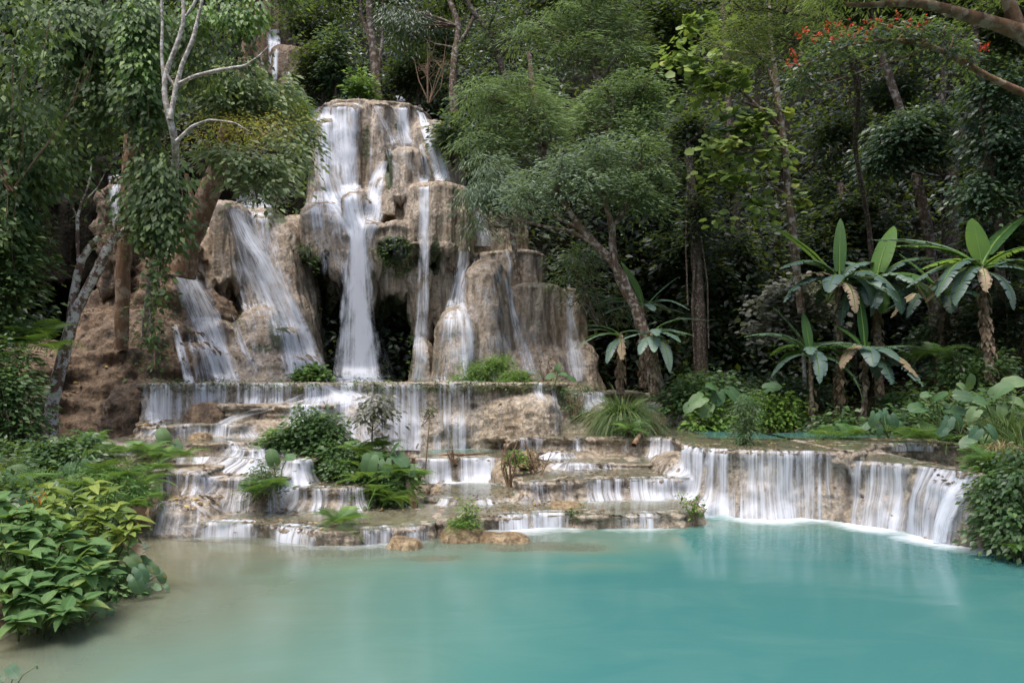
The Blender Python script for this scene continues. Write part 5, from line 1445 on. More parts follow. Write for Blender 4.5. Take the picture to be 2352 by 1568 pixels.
tree('forest_tree', 'shaded bushy tree between the pale trunk and the leaning spotted trunk', [(1960, 850, 29, 10), (1950, 600, 29, 9), (1930, 420, 29, 7)], [], 'dark', [C('dark', [(1900, 560, 29, 80, 70, 1.6), (1960, 480, 29, 70, 70, 1.6), (2020, 560, 28.5, 60, 60, 1.5), (1880, 680, 28.5, 60, 60, 1.3)], 220, 45, .25)], G_R)
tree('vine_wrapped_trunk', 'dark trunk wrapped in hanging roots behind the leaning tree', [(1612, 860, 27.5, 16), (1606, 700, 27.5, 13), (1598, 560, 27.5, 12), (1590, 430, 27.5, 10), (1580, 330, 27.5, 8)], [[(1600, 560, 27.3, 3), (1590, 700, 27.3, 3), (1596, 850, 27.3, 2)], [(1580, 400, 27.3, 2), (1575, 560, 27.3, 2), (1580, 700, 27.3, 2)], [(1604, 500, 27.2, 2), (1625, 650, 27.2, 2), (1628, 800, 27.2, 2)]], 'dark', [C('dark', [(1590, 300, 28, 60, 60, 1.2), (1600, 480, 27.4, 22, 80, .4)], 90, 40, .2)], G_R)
tree('forest_tree', 'dark tree at the top centre beside the feathery tree', [(1560, 500, 36, 10), (1556, 200, 36, 9), (1560, 20, 36, 8), (1562, -60, 36, 7)], [], 'dark', [C('dark', [(1500, 150, 36, 90, 80, 2), (1540, 0, 36, 80, 60, 2), (1300, -20, 37, 130, 50, 2.5)], 170, 45, .28)], G_R)
tree('grey_leaved_tree', 'low grey-leaved tree spreading behind the banana plants', [(1850, 900, 25, 5), (1845, 800, 25, 4), (1820, 730, 25, 3), (1800, 680, 25, 2)], [[(1830, 740, 25, 2.5), (1780, 720, 25, 2), (1750, 760, 25, 1.5)], [(1830, 730, 25, 2.5), (1870, 680, 25, 2)]], 'pale',
     [C('greyleaf', [(1810, 660, 25, 60, 32, .8), (1770, 690, 25, 45, 26, .7), (1860, 690, 25, 50, 30, .7), (1750, 750, 25, 28, 22, .6), (1800, 740, 25, 45, 20, .6)], 90, 22, .19, templ='round', spread=.26)])
# mossy rock wall with creepers behind the right bank
cover('creeping_plants', 'heart-leaved creepers on the dark rock wall behind the right bank', 2600, (1560, 1960), (640, 930), 24, 33, .18, 'moss', .15, per=4, spread=.16)
bush('forest_shrub', 'shaded shrub filling the gap below the forked trunk', [(2150, 760, 25, 60, 70, .9), (2230, 800, 25, 60, 60, .9), (2190, 860, 24.5, 70, 40, .9)], 110, 36, .19, 'mid')
bush('forest_shrub', 'shaded shrub at the foot of the creeper-wrapped trunk', [(2310, 760, 23, 60, 70, .8), (2320, 680, 23, 60, 50, .8), (2260, 720, 23.4, 40, 50, .7)], 100, 36, .19, 'dark')
bush('forest_shrub', 'bright-tipped shrub left of the rightmost elephant ears', [(2200, 830, 22, 50, 40, .7), (2270, 830, 22, 50, 40, .7)], 80, 34, .16, 'bush')

# --- left side: vine curtains and trees
G_V = 'vine curtains on the left'
def vines(label, blobs, strands, n, per, size, mat, extra=None):
    """a curtain of climbers: leafy masses and hanging strands"""
    bl = np.array(blobs, float); j = np.argmin(bl[:, 1])
    base = A(at(bl[j, 0], bl[j, 1], bl[j, 2]))
    root = empty('vine_curtain', base); tag(root, label, 'vine', G_V)
    o = obj('foliage', crown_mesh('foliage', blobs, n, per, size, 'oval', LM[mat], spread=.26, hang=True, face=.7, hollow=.6, gap=.46), root); recenter(o, base)
    if extra:
        o = obj('young_foliage', crown_mesh('young_foliage', extra[0], extra[1], extra[2], size, 'oval', LM['vine_bright'], spread=.2, hang=True, face=.7), root); recenter(o, base)
    lst, cs = [], []
    for (x, y0, y1, Y) in strands:
        p = [A(at(x + random.uniform(-6, 6) + 10 * math.sin(q * 3 + x), y0 + (y1 - y0) * q, Y + .2 * math.sin(q * 4 + x))) for q in np.linspace(0, 1, 7)]
        lst.append((p, [.012] * 7))
        m = int((y1 - y0) / F * Y * 26)
        t = rng.random(m) * 6; i = np.minimum(t.astype(int), 5); P = np.array(p)
        cs.append(P[i] + (P[i + 1] - P[i]) * (t - i)[:, None] + rng.normal(size=(m, 3)) * .10)
    if lst:
        tubes('vine_stem', lst, BK['twig'], root, 4, base)
        c = np.concatenate(cs); N = len(c)
        ax = rng.normal(size=(N, 3)) * (.8, .5, .3) + (0, -.3, -.7)
        me = leaf_mesh('strand_leaves', LM[mat], [leaf_arrays(c, ax, rng.normal(size=(N, 3)) * .4 + (0, -.9, .5), size * (.6 + .7 * rng.random(N)), 'oval', rng.random(N))])
        o = obj('strand_leaves', me, root); recenter(o, base)
    return root
vines('dense vine curtain in the upper left corner', [(30, 60, 18, 110, 100, 1.0), (20, 200, 18, 80, 90, 1), (60, 340, 18.5, 80, 90, .8), (-60, 450, 18, 90, 200, 1), (10, 480, 18, 55, 120, .8)], [(20, 100, 560, 17.4), (60, 150, 420, 17.6), (110, 40, 300, 17.5), (40, 300, 640, 17.8)], 300, 40, .19, 'vine')
vines('shadowed vine curtain left of the pale forked tree', [(160, 80, 20, 90, 110, 1.0), (250, 60, 20.5, 90, 90, 1), (200, 220, 20.5, 100, 90, 1), (130, 350, 20.5, 80, 70, .8), (260, 330, 21, 80, 60, .8), (190, 430, 20.5, 50, 30, .6)], [(150, 100, 480, 19.4), (210, 60, 470, 19.6), (250, 150, 420, 19.8), (180, 200, 520, 19.5), (110, 250, 560, 19.3)], 360, 40, .20, 'vine', ([(120, 120, 19.4, 40, 20, .4), (95, 105, 19.4, 25, 15, .4)], 14, 14))
vines('bright green vine column beside the pale forked tree', [(320, 60, 19.5, 40, 110, .6), (330, 220, 19.5, 40, 90, .6), (345, 350, 19.5, 45, 70, .6), (340, 450, 19.5, 45, 60, .6)], [(305, 60, 420, 19), (330, 30, 560, 19), (350, 200, 640, 19), (365, 250, 680, 19), (320, 200, 560, 19.1), (345, 400, 840, 19), (355, 420, 770, 19), (335, 380, 600, 19.1)], 170, 40, .19, 'vine', ([(315, 60, 19.0, 26, 100, .4), (325, 170, 19, 22, 60, .4), (330, 120, 19, 20, 80, .3)], 60, 20))
vines('vine-hung canopy over the pale forked tree', [(430, 40, 21.5, 80, 70, .9), (520, 50, 22, 70, 70, .9), (560, 130, 22, 50, 60, .8), (470, 130, 22, 60, 50, .8)], [(540, 20, 160, 21), (560, 30, 200, 21), (530, 10, 120, 21)], 170, 36, .18, 'vine', ([(540, 30, 21, 35, 50, .5), (580, 20, 21, 20, 50, .4), (450, 20, 21, 30, 30, .4)], 50, 18))
vines('vine mass draped below the yellowing bush', [(390, 400, 19.4, 40, 45, .7), (420, 480, 19.4, 40, 50, .6), (380, 480, 19.2, 35, 60, .6), (440, 420, 19.4, 40, 40, .6)], [(400, 420, 580, 19), (375, 480, 640, 19), (385, 450, 700, 19), (425, 430, 560, 19)], 120, 36, .19, 'vine')
bush('hillside_shrub', 'broad-leaved shrub on the slope left of the main fall', [(520, 210, 25, 80, 50, 1), (600, 235, 25.5, 60, 40, 1), (470, 190, 25, 60, 45, .8), (560, 170, 25, 60, 35, .8), (640, 190, 26, 36, 26, .8)], 120, 22, .27, 'palebush', 'oval', droop=.5, spread=.34)
bush('hillside_shrub', 'yellowing shrub on the mossy ledge left of the main fall', [(480, 285, 22.8, 70, 24, .6), (560, 280, 22.8, 70, 22, .6), (640, 285, 23.6, 60, 26, .6), (520, 320, 22.8, 60, 18, .5), (672, 245, 26, 34, 30, .6), (440, 305, 22.8, 34, 22, .5)], 70, 24, .13, 'yellow', 'narrow', spread=.34, flat=.5, hollow=.2)
bush('hillside_shrub', 'pale-leaved shrub drooping below the yellowing one', [(560, 375, 22.6, 60, 36, .7), (625, 385, 23, 55, 40, .7), (595, 425, 22.6, 55, 22, .6), (665, 345, 24, 44, 40, .7), (520, 345, 22.8, 55, 26, .6), (690, 310, 27, 32, 50, .7)], 110, 20, .25, 'palebush', 'oval', droop=.55, spread=.30)
bush('mossy_ledge_plants', 'ferny tuft on the shoulder beside the fall lip', [(660, 225, 31, 35, 20, .8), (680, 260, 31.5, 28, 40, .7), (640, 210, 31, 40, 20, .8)], 80, 34, .20, 'vine_bright', 'narrow')
tree('pale_forked_tree', 'white-barked forked tree rising out of the vines', [(332, 760, cast_px(332, 760) - .1, 9), (345, 650, 22.0, 9), (372, 520, 20.6, 9), (402, 400, 19.4, 9), (405, 330, 18.5, 8.5), (389, 269, 18.3, 8), (374, 213, 18.3, 6), (379, 165, 18.3, 5.5), (406, 107, 18.3, 5), (427, 38, 18.3, 4.5), (415, -30, 18.3, 4)],
     [[(391, 275, 18.3, 7), (403, 207, 18.3, 6), (417, 151, 18.3, 5), (444, 90, 18.3, 4.5), (465, 0, 18.3, 4), (472, -40, 18.3, 3)], [(411, 193, 18.3, 5), (444, 176, 18.3, 4.5), (496, 163, 18.3, 4), (565, 151, 18.3, 3), (600, 125, 18.3, 2), (618, 105, 18.3, 1)], [(427, 38, 18.3, 3.5), (448, 7, 18.3, 3), (455, -30, 18.3, 2.5)], [(379, 165, 18.3, 4), (392, 185, 18.3, 3.5), (404, 205, 18.3, 3)], [(377, 190, 18.3, 4), (371, 120, 18.3, 3.5), (373, 60, 18.3, 3), (370, -20, 18.3, 2.5)], [(405, 325, 18.3, 4), (440, 290, 18.3, 3), (480, 275, 18.3, 2.5), (540, 282, 18.3, 1.5), (570, 300, 18.3, .6)]], 'pale', [])
tree('mottled_tree', 'leaning double trunk with white-mottled bark on the brown slope', [(114, 1010, 19.5, 15), (121, 917, 19.5, 15), (139, 843, 19.5, 14), (157, 770, 19.5, 13), (176, 708, 19.5, 12), (205, 657, 19.5, 11), (234, 605, 19.5, 10), (244, 569, 19.5, 10), (266, 540, 19.5, 9), (310, 520, 19.6, 8), (345, 490, 19.8, 5)],
     [[(163, 745, 19.5, 10), (166, 693, 19.5, 9), (176, 642, 19.5, 9), (188, 594, 19.4, 8), (209, 562, 19.4, 7), (232, 538, 19.4, 5)], [(180, 600, 19.4, 4), (178, 560, 19.4, 4), (178, 499, 19.4, 4), (186, 470, 19.4, 2.5), (205, 420, 19.4, 2), (210, 380, 19.4, 1.5)], [(178, 505, 19.4, 2.5), (165, 470, 19.4, 2), (150, 440, 19.4, 1)], [(190, 468, 19.4, 1.5), (225, 430, 19.4, 1.2), (240, 400, 19.4, 1)]], 'mottled', [C('vine', [(290, 520, 19.5, 30, 10, .3)], 14, 20, .12)])
tree('straight_tree', 'straight rust-brown trunk standing on the brown slope', [(278, 775, 23, 15), (281, 690, 23, 16), (286, 560, 23, 17), (293, 459, 23, 17), (300, 330, 23, 15), (306, 180, 23, 13), (310, 0, 23, 11), (312, -80, 23, 9)], [], 'rust', [C('dark', [(300, -80, 23, 120, 50, 1.5)], 50, 30, .2)])
tree('leaning_big_tree', 'thick brown trunk leaning right below the yellowing bush', [(412, 610, 26.5, 34), (424, 565, 26.5, 30), (455, 500, 26.5, 27), (478, 450, 26.5, 25), (500, 390, 26.5, 22), (530, 280, 26.5, 18), (570, 120, 27, 15), (590, 0, 27, 13), (600, -80, 27, 11)], [[(455, 500, 26.3, 8), (440, 450, 26.3, 6), (428, 400, 26.3, 5)]], 'rust', [C('vine', [(600, -70, 27, 120, 50, 1.5)], 60, 30, .2)])
twig_shrub('bare thorny branches at the far left edge', 30, 430, 17.5, 3.4, 6, name='bare_branches', group=None, r=.022, spread=.7)
bush('slope_shrub', 'leafy plants at the left edge above the fern clump', [(20, 620, 18, 45, 70, .6), (0, 520, 18, 60, 60, .6), (60, 560, 19, 40, 40, .5), (10, 720, 18, 40, 50, .5), (-30, 650, 18, 60, 150, .6)], 130, 36, .18, 'vine')
bush('slope_shrub', 'dark leafy plants at the left edge below the fern clump', [(15, 900, 17, 45, 90, .6), (40, 960, 17, 30, 40, .4), (-30, 860, 17, 50, 120, .6), (25, 820, 17.5, 35, 40, .5)], 130, 34, .15, 'bush')
bush('slope_shrub', 'trailing vine with single leaves hanging down the brown slope', [(352, 760, 20, 18, 80, .2), (368, 680, 20, 16, 50, .2), (350, 840, 20, 12, 30, .2)], 34, 9, .14, 'vine', stems=False)
# ================================================================== terrace, bank and shore plants
G_B = 'banana plants by the green pool'
bg_, bn, bd = 'banana_grey', 'banana', 'banana_dead'
banana('tallest banana plant with two upright green leaves, left of the pair', 1930, 940, 640, 22.5, [(165, 62, 2.3, .5, 30, .15, bn), (75, 82, 1.9, .36, 12, .1, bn), (300, 30, 1.7, .62, 130, .3, bg_), (225, 25, 1.7, .55, 120, .4, bg_), (190, 35, 2.2, .5, 100, .9, bg_), (345, 40, 2.0, .5, 100, .8, bg_), (262, 5, 1.2, .4, 90, .9, bd), (30, 50, 1.8, .5, 80, .7, bg_), (130, 45, 1.7, .5, 80, .8, bg_), (205, 45, 2.0, .5, 90, .7, bg_), (320, 20, 1.5, .5, 120, .7, bg_)], .11, -2, shag=110)
banana('banana plant with a broad upright leaf, beside the tallest one', 2022, 930, 640, 22.8, [(50, 68, 2.5, .62, 22, .1, bn), (10, 50, 2.1, .5, 85, .7, bg_), (250, 30, 1.6, .6, 130, .3, bg_), (170, 35, 2.1, .5, 90, .9, bd), (205, 30, 1.8, .5, 110, .8, bg_), (345, 25, 2.2, .55, 80, .9, bg_), (315, 30, 1.7, .5, 110, .9, bd), (120, 60, 1.7, .5, 70, .6, bg_), (35, 40, 2.2, .5, 80, .6, bg_), (285, 20, 1.4, .55, 120, .5, bg_)], .13, -10, shag=130)
banana('banana plant at the right with shaggy stem and one round dark leaf', 2275, 860, 610, 21.5, [(40, 55, 2.6, .55, 30, .15, bn), (100, 82, 1.5, .72, 10, .05, bn), (185, 25, 2.5, .5, 60, .7, bg_), (165, 38, 2.3, .45, 75, .6, bg_), (220, 15, 1.8, .5, 80, .6, bg_), (340, 20, 2.0, .5, 90, .8, bg_), (15, 35, 2.3, .5, 75, .6, bg_), (285, 0, 1.3, .55, 90, .5, bg_), (250, -10, 1.1, .35, 80, .9, bd), (0, 25, 2.2, .5, 80, .8, bg_), (200, 35, 2.3, .5, 85, .8, bg_)], .13, -20, shag=170)
banana('shadowed banana plant leaning between the pair and the right one', 2150, 940, 670, 24.5, [(150, 55, 2.3, .5, 45, .3, bn), (200, 40, 2.3, .5, 85, .9, bg_), (330, 20, 1.7, .6, 110, .3, bg_), (185, 25, 2.1, .45, 75, .9, bd), (20, 35, 1.9, .5, 90, .7, bg_), (260, 25, 1.5, .5, 110, .7, bg_), (225, 35, 1.9, .5, 100, .8, bg_), (300, 30, 1.6, .5, 110, .6, bg_)], .12, 20)
banana('small banana plant low at the left of the group', 1868, 960, 805, 21.8, [(100, 80, 1.2, .28, 20, .1, bn), (200, 25, 1.3, .4, 110, .3, bg_), (160, 60, 1.9, .35, 45, .8, bg_), (270, 15, 1.3, .42, 120, .4, bg_), (320, 25, 1.4, .42, 110, .7, bg_), (50, 50, 1.4, .4, 80, .3, bn), (185, 40, 1.8, .38, 80, .9, bg_), (240, 20, 1.2, .4, 110, .8, bg_)], .07, -8, shag=30)
banana('young banana plant between the two tall stems', 1985, 950, 800, 21.6, [(95, 84, 1.7, .3, 8, .05, bn), (125, 65, 1.3, .4, 40, .1, bn), (260, 35, 1.5, .52, 140, .3, bg_), (15, 35, 1.8, .42, 80, .3, bg_), (335, 30, 1.3, .45, 110, .5, bg_), (205, 30, 1.2, .42, 110, .8, bd), (60, 55, 1.3, .4, 60, .2, bn), (300, 30, 1.2, .45, 130, .3, bg_)], .08, 2, shag=40)
G_E = 'broad-leaved plants under the leaning tree'
dk = 'banana_grey'
banana('broad-leaved plant fanning out right of the leaning trunk', 1500, 880, 760, 23.3, [(290, 0, 1.5, .38, 90, .3, dk), (260, 10, 1.4, .36, 95, .3, dk), (330, 20, 1.5, .36, 80, .4, dk), (350, 35, 1.6, .36, 70, .3, dk), (230, 15, 1.4, .36, 90, .4, dk), (310, 30, 1.6, .36, 85, .4, dk), (20, 40, 1.5, .34, 60, .3, dk), (200, 25, 1.4, .34, 70, .3, dk), (275, 35, 1.4, .36, 110, .5, dk)], .14, 0, 'broad_leaved_plant', G_E, 70)
banana('broad-leaved plant with leaves arching up behind the leaning trunk', 1478, 870, 700, 24.8, [(150, 30, 1.8, .34, 75, .4, dk), (170, 45, 1.7, .34, 70, .3, dk), (10, 45, 1.8, .34, 50, .2, dk), (30, 35, 1.8, .34, 60, .3, dk), (110, 75, 1.9, .34, 30, .1, bn), (350, 15, 1.6, .34, 80, .4, dk), (195, 20, 1.6, .34, 80, .5, dk), (280, 25, 1.4, .36, 100, .4, dk), (320, 30, 1.6, .36, 80, .4, dk)], .15, 0, 'broad_leaved_plant', G_E, 60)
banana('broad-leaved plant drooping left of the leaning trunk', 1425, 880, 765, 24.2, [(175, 15, 1.4, .32, 40, .3, bn), (190, 25, 1.4, .32, 80, .3, dk), (210, 10, 1.7, .34, 70, .3, dk), (0, 25, 1.5, .34, 60, .3, dk), (250, -10, 1.3, .3, 60, .9, bd), (230, 0, 1.6, .32, 75, .4, dk), (150, 40, 1.3, .32, 60, .4, dk)], .12, 0, 'broad_leaved_plant', G_E, 60)

# right bank greenery
G_K = 'bushes along the right bank'
bush('bank_bush', 'dense mixed bush right of the cascade below the tree roots', [(1600, 900, 23.5, 70, 36, .9), (1560, 915, 23.5, 40, 26, .7), (1640, 880, 24, 60, 30, .8), (1590, 870, 24.5, 50, 24, .7)], 120, 22, .21, 'bush', group=G_K)
bush('bank_bush', 'bright green bush overhanging the green pool behind the column shrub', [(1650, 945, 22.5, 50, 28, .7), (1620, 960, 22.3, 40, 16, .5), (1770, 930, 22.5, 60, 36, .7), (1800, 955, 22.3, 50, 22, .5)], 130, 22, .17, 'bright', group=G_K)
bush('bank_bush', 'shadowed bush at the foot of the mossy wall', [(1700, 880, 24.5, 80, 26, .8), (1790, 885, 24.5, 70, 30, .8), (1860, 900, 24, 40, 30, .6)], 100, 32, .16, 'mid', group=G_K)
bush('bank_bush', 'low mixed greenery in front of the banana stems', [(1900, 965, 21, 40, 22, .5), (1960, 970, 20.5, 50, 22, .5), (2040, 965, 20.5, 50, 24, .5), (2110, 960, 20, 50, 26, .5)], 110, 20, .17, 'bush', group=G_K)
bush('bank_bush', 'tall dark greenery behind the elephant ears', [(2080, 915, 21.5, 60, 30, .6), (2160, 920, 20.5, 60, 34, .6), (2240, 930, 19.5, 60, 36, .6), (2310, 940, 18, 60, 50, .6)], 130, 20, .19, 'bush', group=G_K)
bush('bank_bush', 'dense green bush hanging over the end of the far right fall', [(2330, 1100, 12.6, 50, 60, .6), (2310, 1180, 12.4, 40, 40, .5), (2350, 1210, 12.2, 50, 60, .5), (2290, 1125, 12.8, 24, 34, .4), (2340, 1040, 13, 45, 30, .5), (2275, 1190, 12.7, 14, 50, .25), (2300, 1235, 12.3, 26, 18, .3), (2265, 1130, 12.9, 14, 26, .25)], 150, 20, .12, 'bush', spread=.17, droop=.5, group=G_K)
bush('bank_bush', 'leafy sprays on the bank below the dry grass tufts', [(2290, 1075, 13.4, 40, 30, .4), (2345, 1090, 13, 30, 40, .4), (2265, 1050, 13.8, 28, 28, .3)], 80, 24, .13, 'fern', 'narrow', spread=.18, group=G_K)
bush('column_shrub', 'narrow upright shrub standing alone in the green pool', [(1712, 940, 17.6, 26, 40, .3), (1708, 980, 17.6, 20, 36, .3), (1725, 915, 17.6, 22, 22, .25), (1712, 1010, 17.5, 14, 14, .2)], 90, 30, .085, 'bush', 'narrow', spread=.12, droop=.5)
tp = at(1710, 1024, 17.5)
taro('elephant ears with pale leaves above the bright bush', 1660, 960, 22.2, [(1610, 915, .75, -1, .5), (1650, 905, .8, -.2, .8), (1680, 900, .7, .5, .6), (1625, 935, .7, -.6, 1), (1700, 915, .7, 1, .3), (1640, 890, .6, -.5, -.2), (1590, 930, .6, -1, .6), (1765, 890, .6, .8, -.2)], 'elephant ear plants on the right bank')
taro('elephant ears with a perforated pale leaf by the right bank', 2160, 985, 17.5, [(2115, 935, .62, -1, .1), (2185, 940, .75, 1, .15), (2205, 908, .62, .8, .1), (2150, 915, .5, .2, -.3), (2130, 905, .4, -1, .2), (2225, 885, .55, .2, -1), (2250, 925, .55, .9, .4), (2215, 895, .4, -.6, -.8)], 'elephant ear plants on the right bank')
taro('elephant ears at the right edge above the grass', 2290, 985, 16, [(2290, 900, .55, .6, -.6), (2320, 880, .6, .9, -.3), (2260, 920, .5, -.8, -.1), (2330, 920, .5, 1, .3), (2300, 935, .45, -.2, .8), (2240, 945, .42, -.7, .7)], 'elephant ear plants on the right bank')
taro('dark taro clump at the water edge left of the perforated leaf', 2040, 1000, 18, [(2010, 955, .5, -.4, .9), (2030, 950, .5, .2, 1), (2050, 960, .5, .3, 1), (1995, 975, .42, -.9, .5), (2062, 975, .45, .5, .9), (2020, 985, .35, 0, 1)], 'taro clumps at the water edge', 'taro_plant', TARO_D)
taro('dark taro clump at the water edge below the elephant ears', 2205, 1005, 17, [(2180, 965, .5, -.5, .9), (2200, 960, .5, .1, 1), (2225, 965, .5, .5, .8), (2170, 985, .4, -.8, .6), (2235, 985, .4, .7, .7)], 'taro clumps at the water edge', 'taro_plant', TARO_D)
taro('broad taro leaves on the grassy bank above the tan basin', 2255, 1025, 14.5, [(2245, 990, .5, -.7, .7), (2275, 985, .5, .5, .7), (2260, 1010, .45, -.2, 1), (2230, 1008, .4, -1, .4), (2290, 1015, .45, .6, .9)], 'taro clumps at the water edge', 'taro_plant', TARO_D)
G_F = 'ferns'
for lab, x, y, Y, L, n in [
    ('fern at the water edge left of the banana stems', 1905, 1000, 19, .8, 12), ('fern tuft below the banana stems', 1955, 1000, 18.6, .7, 12), ('fern at the water edge below the dark taro', 2085, 1003, 17.8, .6, 10), ('pale fern below the perforated leaf', 2125, 1000, 17.5, .7, 12), ('fern left of the tan basin step', 2175, 1010, 17, .6, 10),
    ('large shaded fern below the shadowed banana', 2145, 815, 23, 1.3, 14), ('fern on the bank beside the dry grass tufts', 2265, 1050, 13.6, .5, 14), ('fern at the lower right corner of the bank', 2345, 1262, 12.0, .5, 12)]:
    fern(lab, x, y, Y, L, n, 'ferns on the right bank')
grass_clump('tall green grass clump beside the mound at the dam end', 1428, 985, 21.8, 2.1, 1300, .6, 'grass', droop=1.45)
grass_clump('loose grass on the upper right bank', 2320, 1010, 15.5, 1.2, 420, .7, 'grass')
grass_clump('grass tuft at the right edge above the dry tufts', 2352, 1040, 14.5, 1.0, 300, .6, 'grass')
grass_clump('dry straw-coloured grass tuft, upper of the two', 2300, 1040, 13.9, .55, 240, .45, 'deadgrass', 'dry_grass_tuft', droop=1.6)
grass_clump('dry straw-coloured grass tuft, lower one at the edge', 2345, 1075, 13.4, .55, 240, .45, 'deadgrass', 'dry_grass_tuft', droop=1.6)
for lab, x, y, Y, L, n, fan in [('small leafy plant at the tip of the tan basin', 2240, 1062, 14.6, .25, 9, None)]:
    root = empty('leafy_plant', at(x, y, Y)); tag(root, lab, 'plant')
    me = blade_leaf_mesh('leaf', lambda t: .22 * math.sin(math.pi * t) ** .7, LM['fore'], .1, .3, 7, 0, .4)
    for i in range(14):
        a = i * 2.4; leaf_obj(me, root, (0, 0, .1 + .02 * i), (math.cos(a), math.sin(a), .5), (0, -.2, 1), random.uniform(.28, .45))
# plants on the dam
bush('green_mound', 'large bright green fern mound on the dam crest at the foot of the domes', [(1110, 850, 26, 58, 26, .7), (1145, 830, 26, 40, 22, .6), (1075, 866, 26, 36, 14, .5)], 170, 30, .13, 'bright', 'narrow', spread=.16, cat='bush')
bush('green_mound', 'smaller bright green mound right of the large one', [(1188, 864, 25, 46, 18, .6)], 90, 30, .12, 'bright', 'narrow', spread=.14, cat='bush')
bush('ivy_mound', 'round ivy-covered stump on the dam crest left of the main plunge', [(712, 858, 24, 36, 24, .5)], 80, 22, .12, 'vine_bright', 'round', spread=.12, cat='bush')
taro('small elephant ears at the right end of the dam crest', 1275, 880, 23, [(1290, 858, .4, 1, .2), (1268, 862, .35, -.8, .3), (1280, 850, .35, .2, -1), (1310, 868, .35, 1, .5)], 'elephant ear plants on the dam')
bush('trailing_plants', 'plants trailing down the right end of the dam', [(1300, 905, 22.2, 24, 26, .3), (1325, 930, 22, 20, 16, .3), (1282, 885, 22.4, 18, 14, .3), (1345, 885, 23.5, 20, 12, .3)], 60, 24, .11, 'bush', 'narrow', spread=.12)
# centre bushes
bush('red_flowered_bush', 'dark green bush dotted with red flowers in front of the dam', [(700, 985, 17.4, 55, 36, .6), (660, 1005, 17.3, 45, 24, .5), (735, 1000, 17.3, 50, 36, .5), (710, 945, 17.5, 28, 26, .4), (765, 965, 17.4, 26, 24, .4), (740, 1050, 17, 40, 36, .4), (635, 1010, 17.4, 24, 16, .3)], 230, 26, .13, 'bush', 'oval', spread=.16)
o = bpy.data.objects.new('x', None)
bush('fern_bank', 'leafy bank of ferns and heart leaves below the red-flowered bush', [(800, 1060, 16.6, 60, 36, .5), (850, 1090, 16.3, 60, 36, .5), (900, 1100, 16.2, 50, 34, .5), (850, 1040, 16.8, 50, 24, .4), (780, 1030, 16.9, 40, 24, .4), (880, 1135, 15.9, 40, 22, .3)], 230, 24, .11, 'bush', 'oval', spread=.16)
G_C = 'ferns of the central bank'
for i, (x, y, Y, L) in enumerate([(820, 1035, 16.7, .7), (880, 1025, 17, .7), (910, 1090, 16, .7), (870, 1125, 15.8, .75), (925, 1125, 15.9, .7), (895, 1150, 15.6, .6), (830, 1100, 16, .6), (945, 1105, 16.2, .55), (790, 1075, 16.5, .6), (850, 1060, 16.4, .6), (960, 1090, 16.4, .4), (640, 1000, 17, .5)]):
    fern(['fern behind the grey-leaved sapling', 'fern under the grey-leaved sapling', 'fern below the two large elephant ears', 'lowest large fern of the central bank', 'fern leaning over the log', 'fern at the foot of the log', 'fern amid the heart leaves', 'fern at the right end of the central bank', 'fern below the red-flowered bush', 'fern beside the grey sapling stem', 'small fern next to the smooth slide', 'fern at the left end of the red-flowered bush'][i], x, y, Y, L, 14, G_C)
taro('two large elephant ears and smaller ones on the central bank', 878, 1100, 15.9, [(850, 1058, .62, -.2, 1), (885, 1065, .6, .1, 1), (915, 1050, .55, .9, .7), (900, 1038, .5, .4, -.6), (868, 1045, .45, -.9, -.1), (940, 1075, .45, .7, 1)], 'elephant ear plants on the terraces')
taro('elephant ears above the left fern bank', 395, 1045, 16.8, [(378, 1008, .5, -.3, -.9), (402, 1018, .5, .5, .6), (420, 1030, .45, .9, .5), (370, 1030, .35, -1, .3)], 'elephant ear plants on the terraces')
taro('single upright elephant ear on the fern-topped block', 640, 1120, 15.2, [(628, 1058, .5, -.2, -1, 0), (660, 1050, .4, 1, -.1, .2)], 'elephant ear plants on the terraces')
taro('heart-leaved plants among the left ferns', 165, 1110, 14.8, [(160, 1075, .42, 0, 1), (185, 1068, .42, .3, 1), (205, 1055, .36, .7, .6), (140, 1085, .36, -.6, .8), (195, 1040, .3, .3, -.8)], 'elephant ear plants on the terraces')
tree('sapling', 'grey-leaved sapling standing in the central bank', [(853, 1050, 16.6, 2.4), (855, 990, 16.6, 2), (857, 955, 16.6, 1.6), (860, 920, 16.6, 1)], [], 'brown', [C('greyleaf', [(862, 925, 16.6, 40, 26, .4), (845, 950, 16.6, 34, 18, .35), (885, 945, 16.6, 24, 20, .3), (860, 900, 16.6, 22, 14, .3)], 40, 10, .16, templ='oval', spread=.16, droop=.5)], 'saplings', sink=.1)
tree('sapling', 'thin bare sapling with a tuft of leaves beside the white dam veil', [(975, 1090, 17.2, 1.6), (982, 1020, 17.2, 1.3), (986, 970, 17.2, 1), (984, 940, 17.2, .8)], [[(985, 960, 17.2, .8), (970, 942, 17.2, .5)]], 'twig', [C('bush', [(988, 938, 17.2, 14, 8, .15), (972, 945, 17.2, 10, 6, .12)], 8, 7, .12, templ='narrow', spread=.06)], 'saplings', sink=.1)
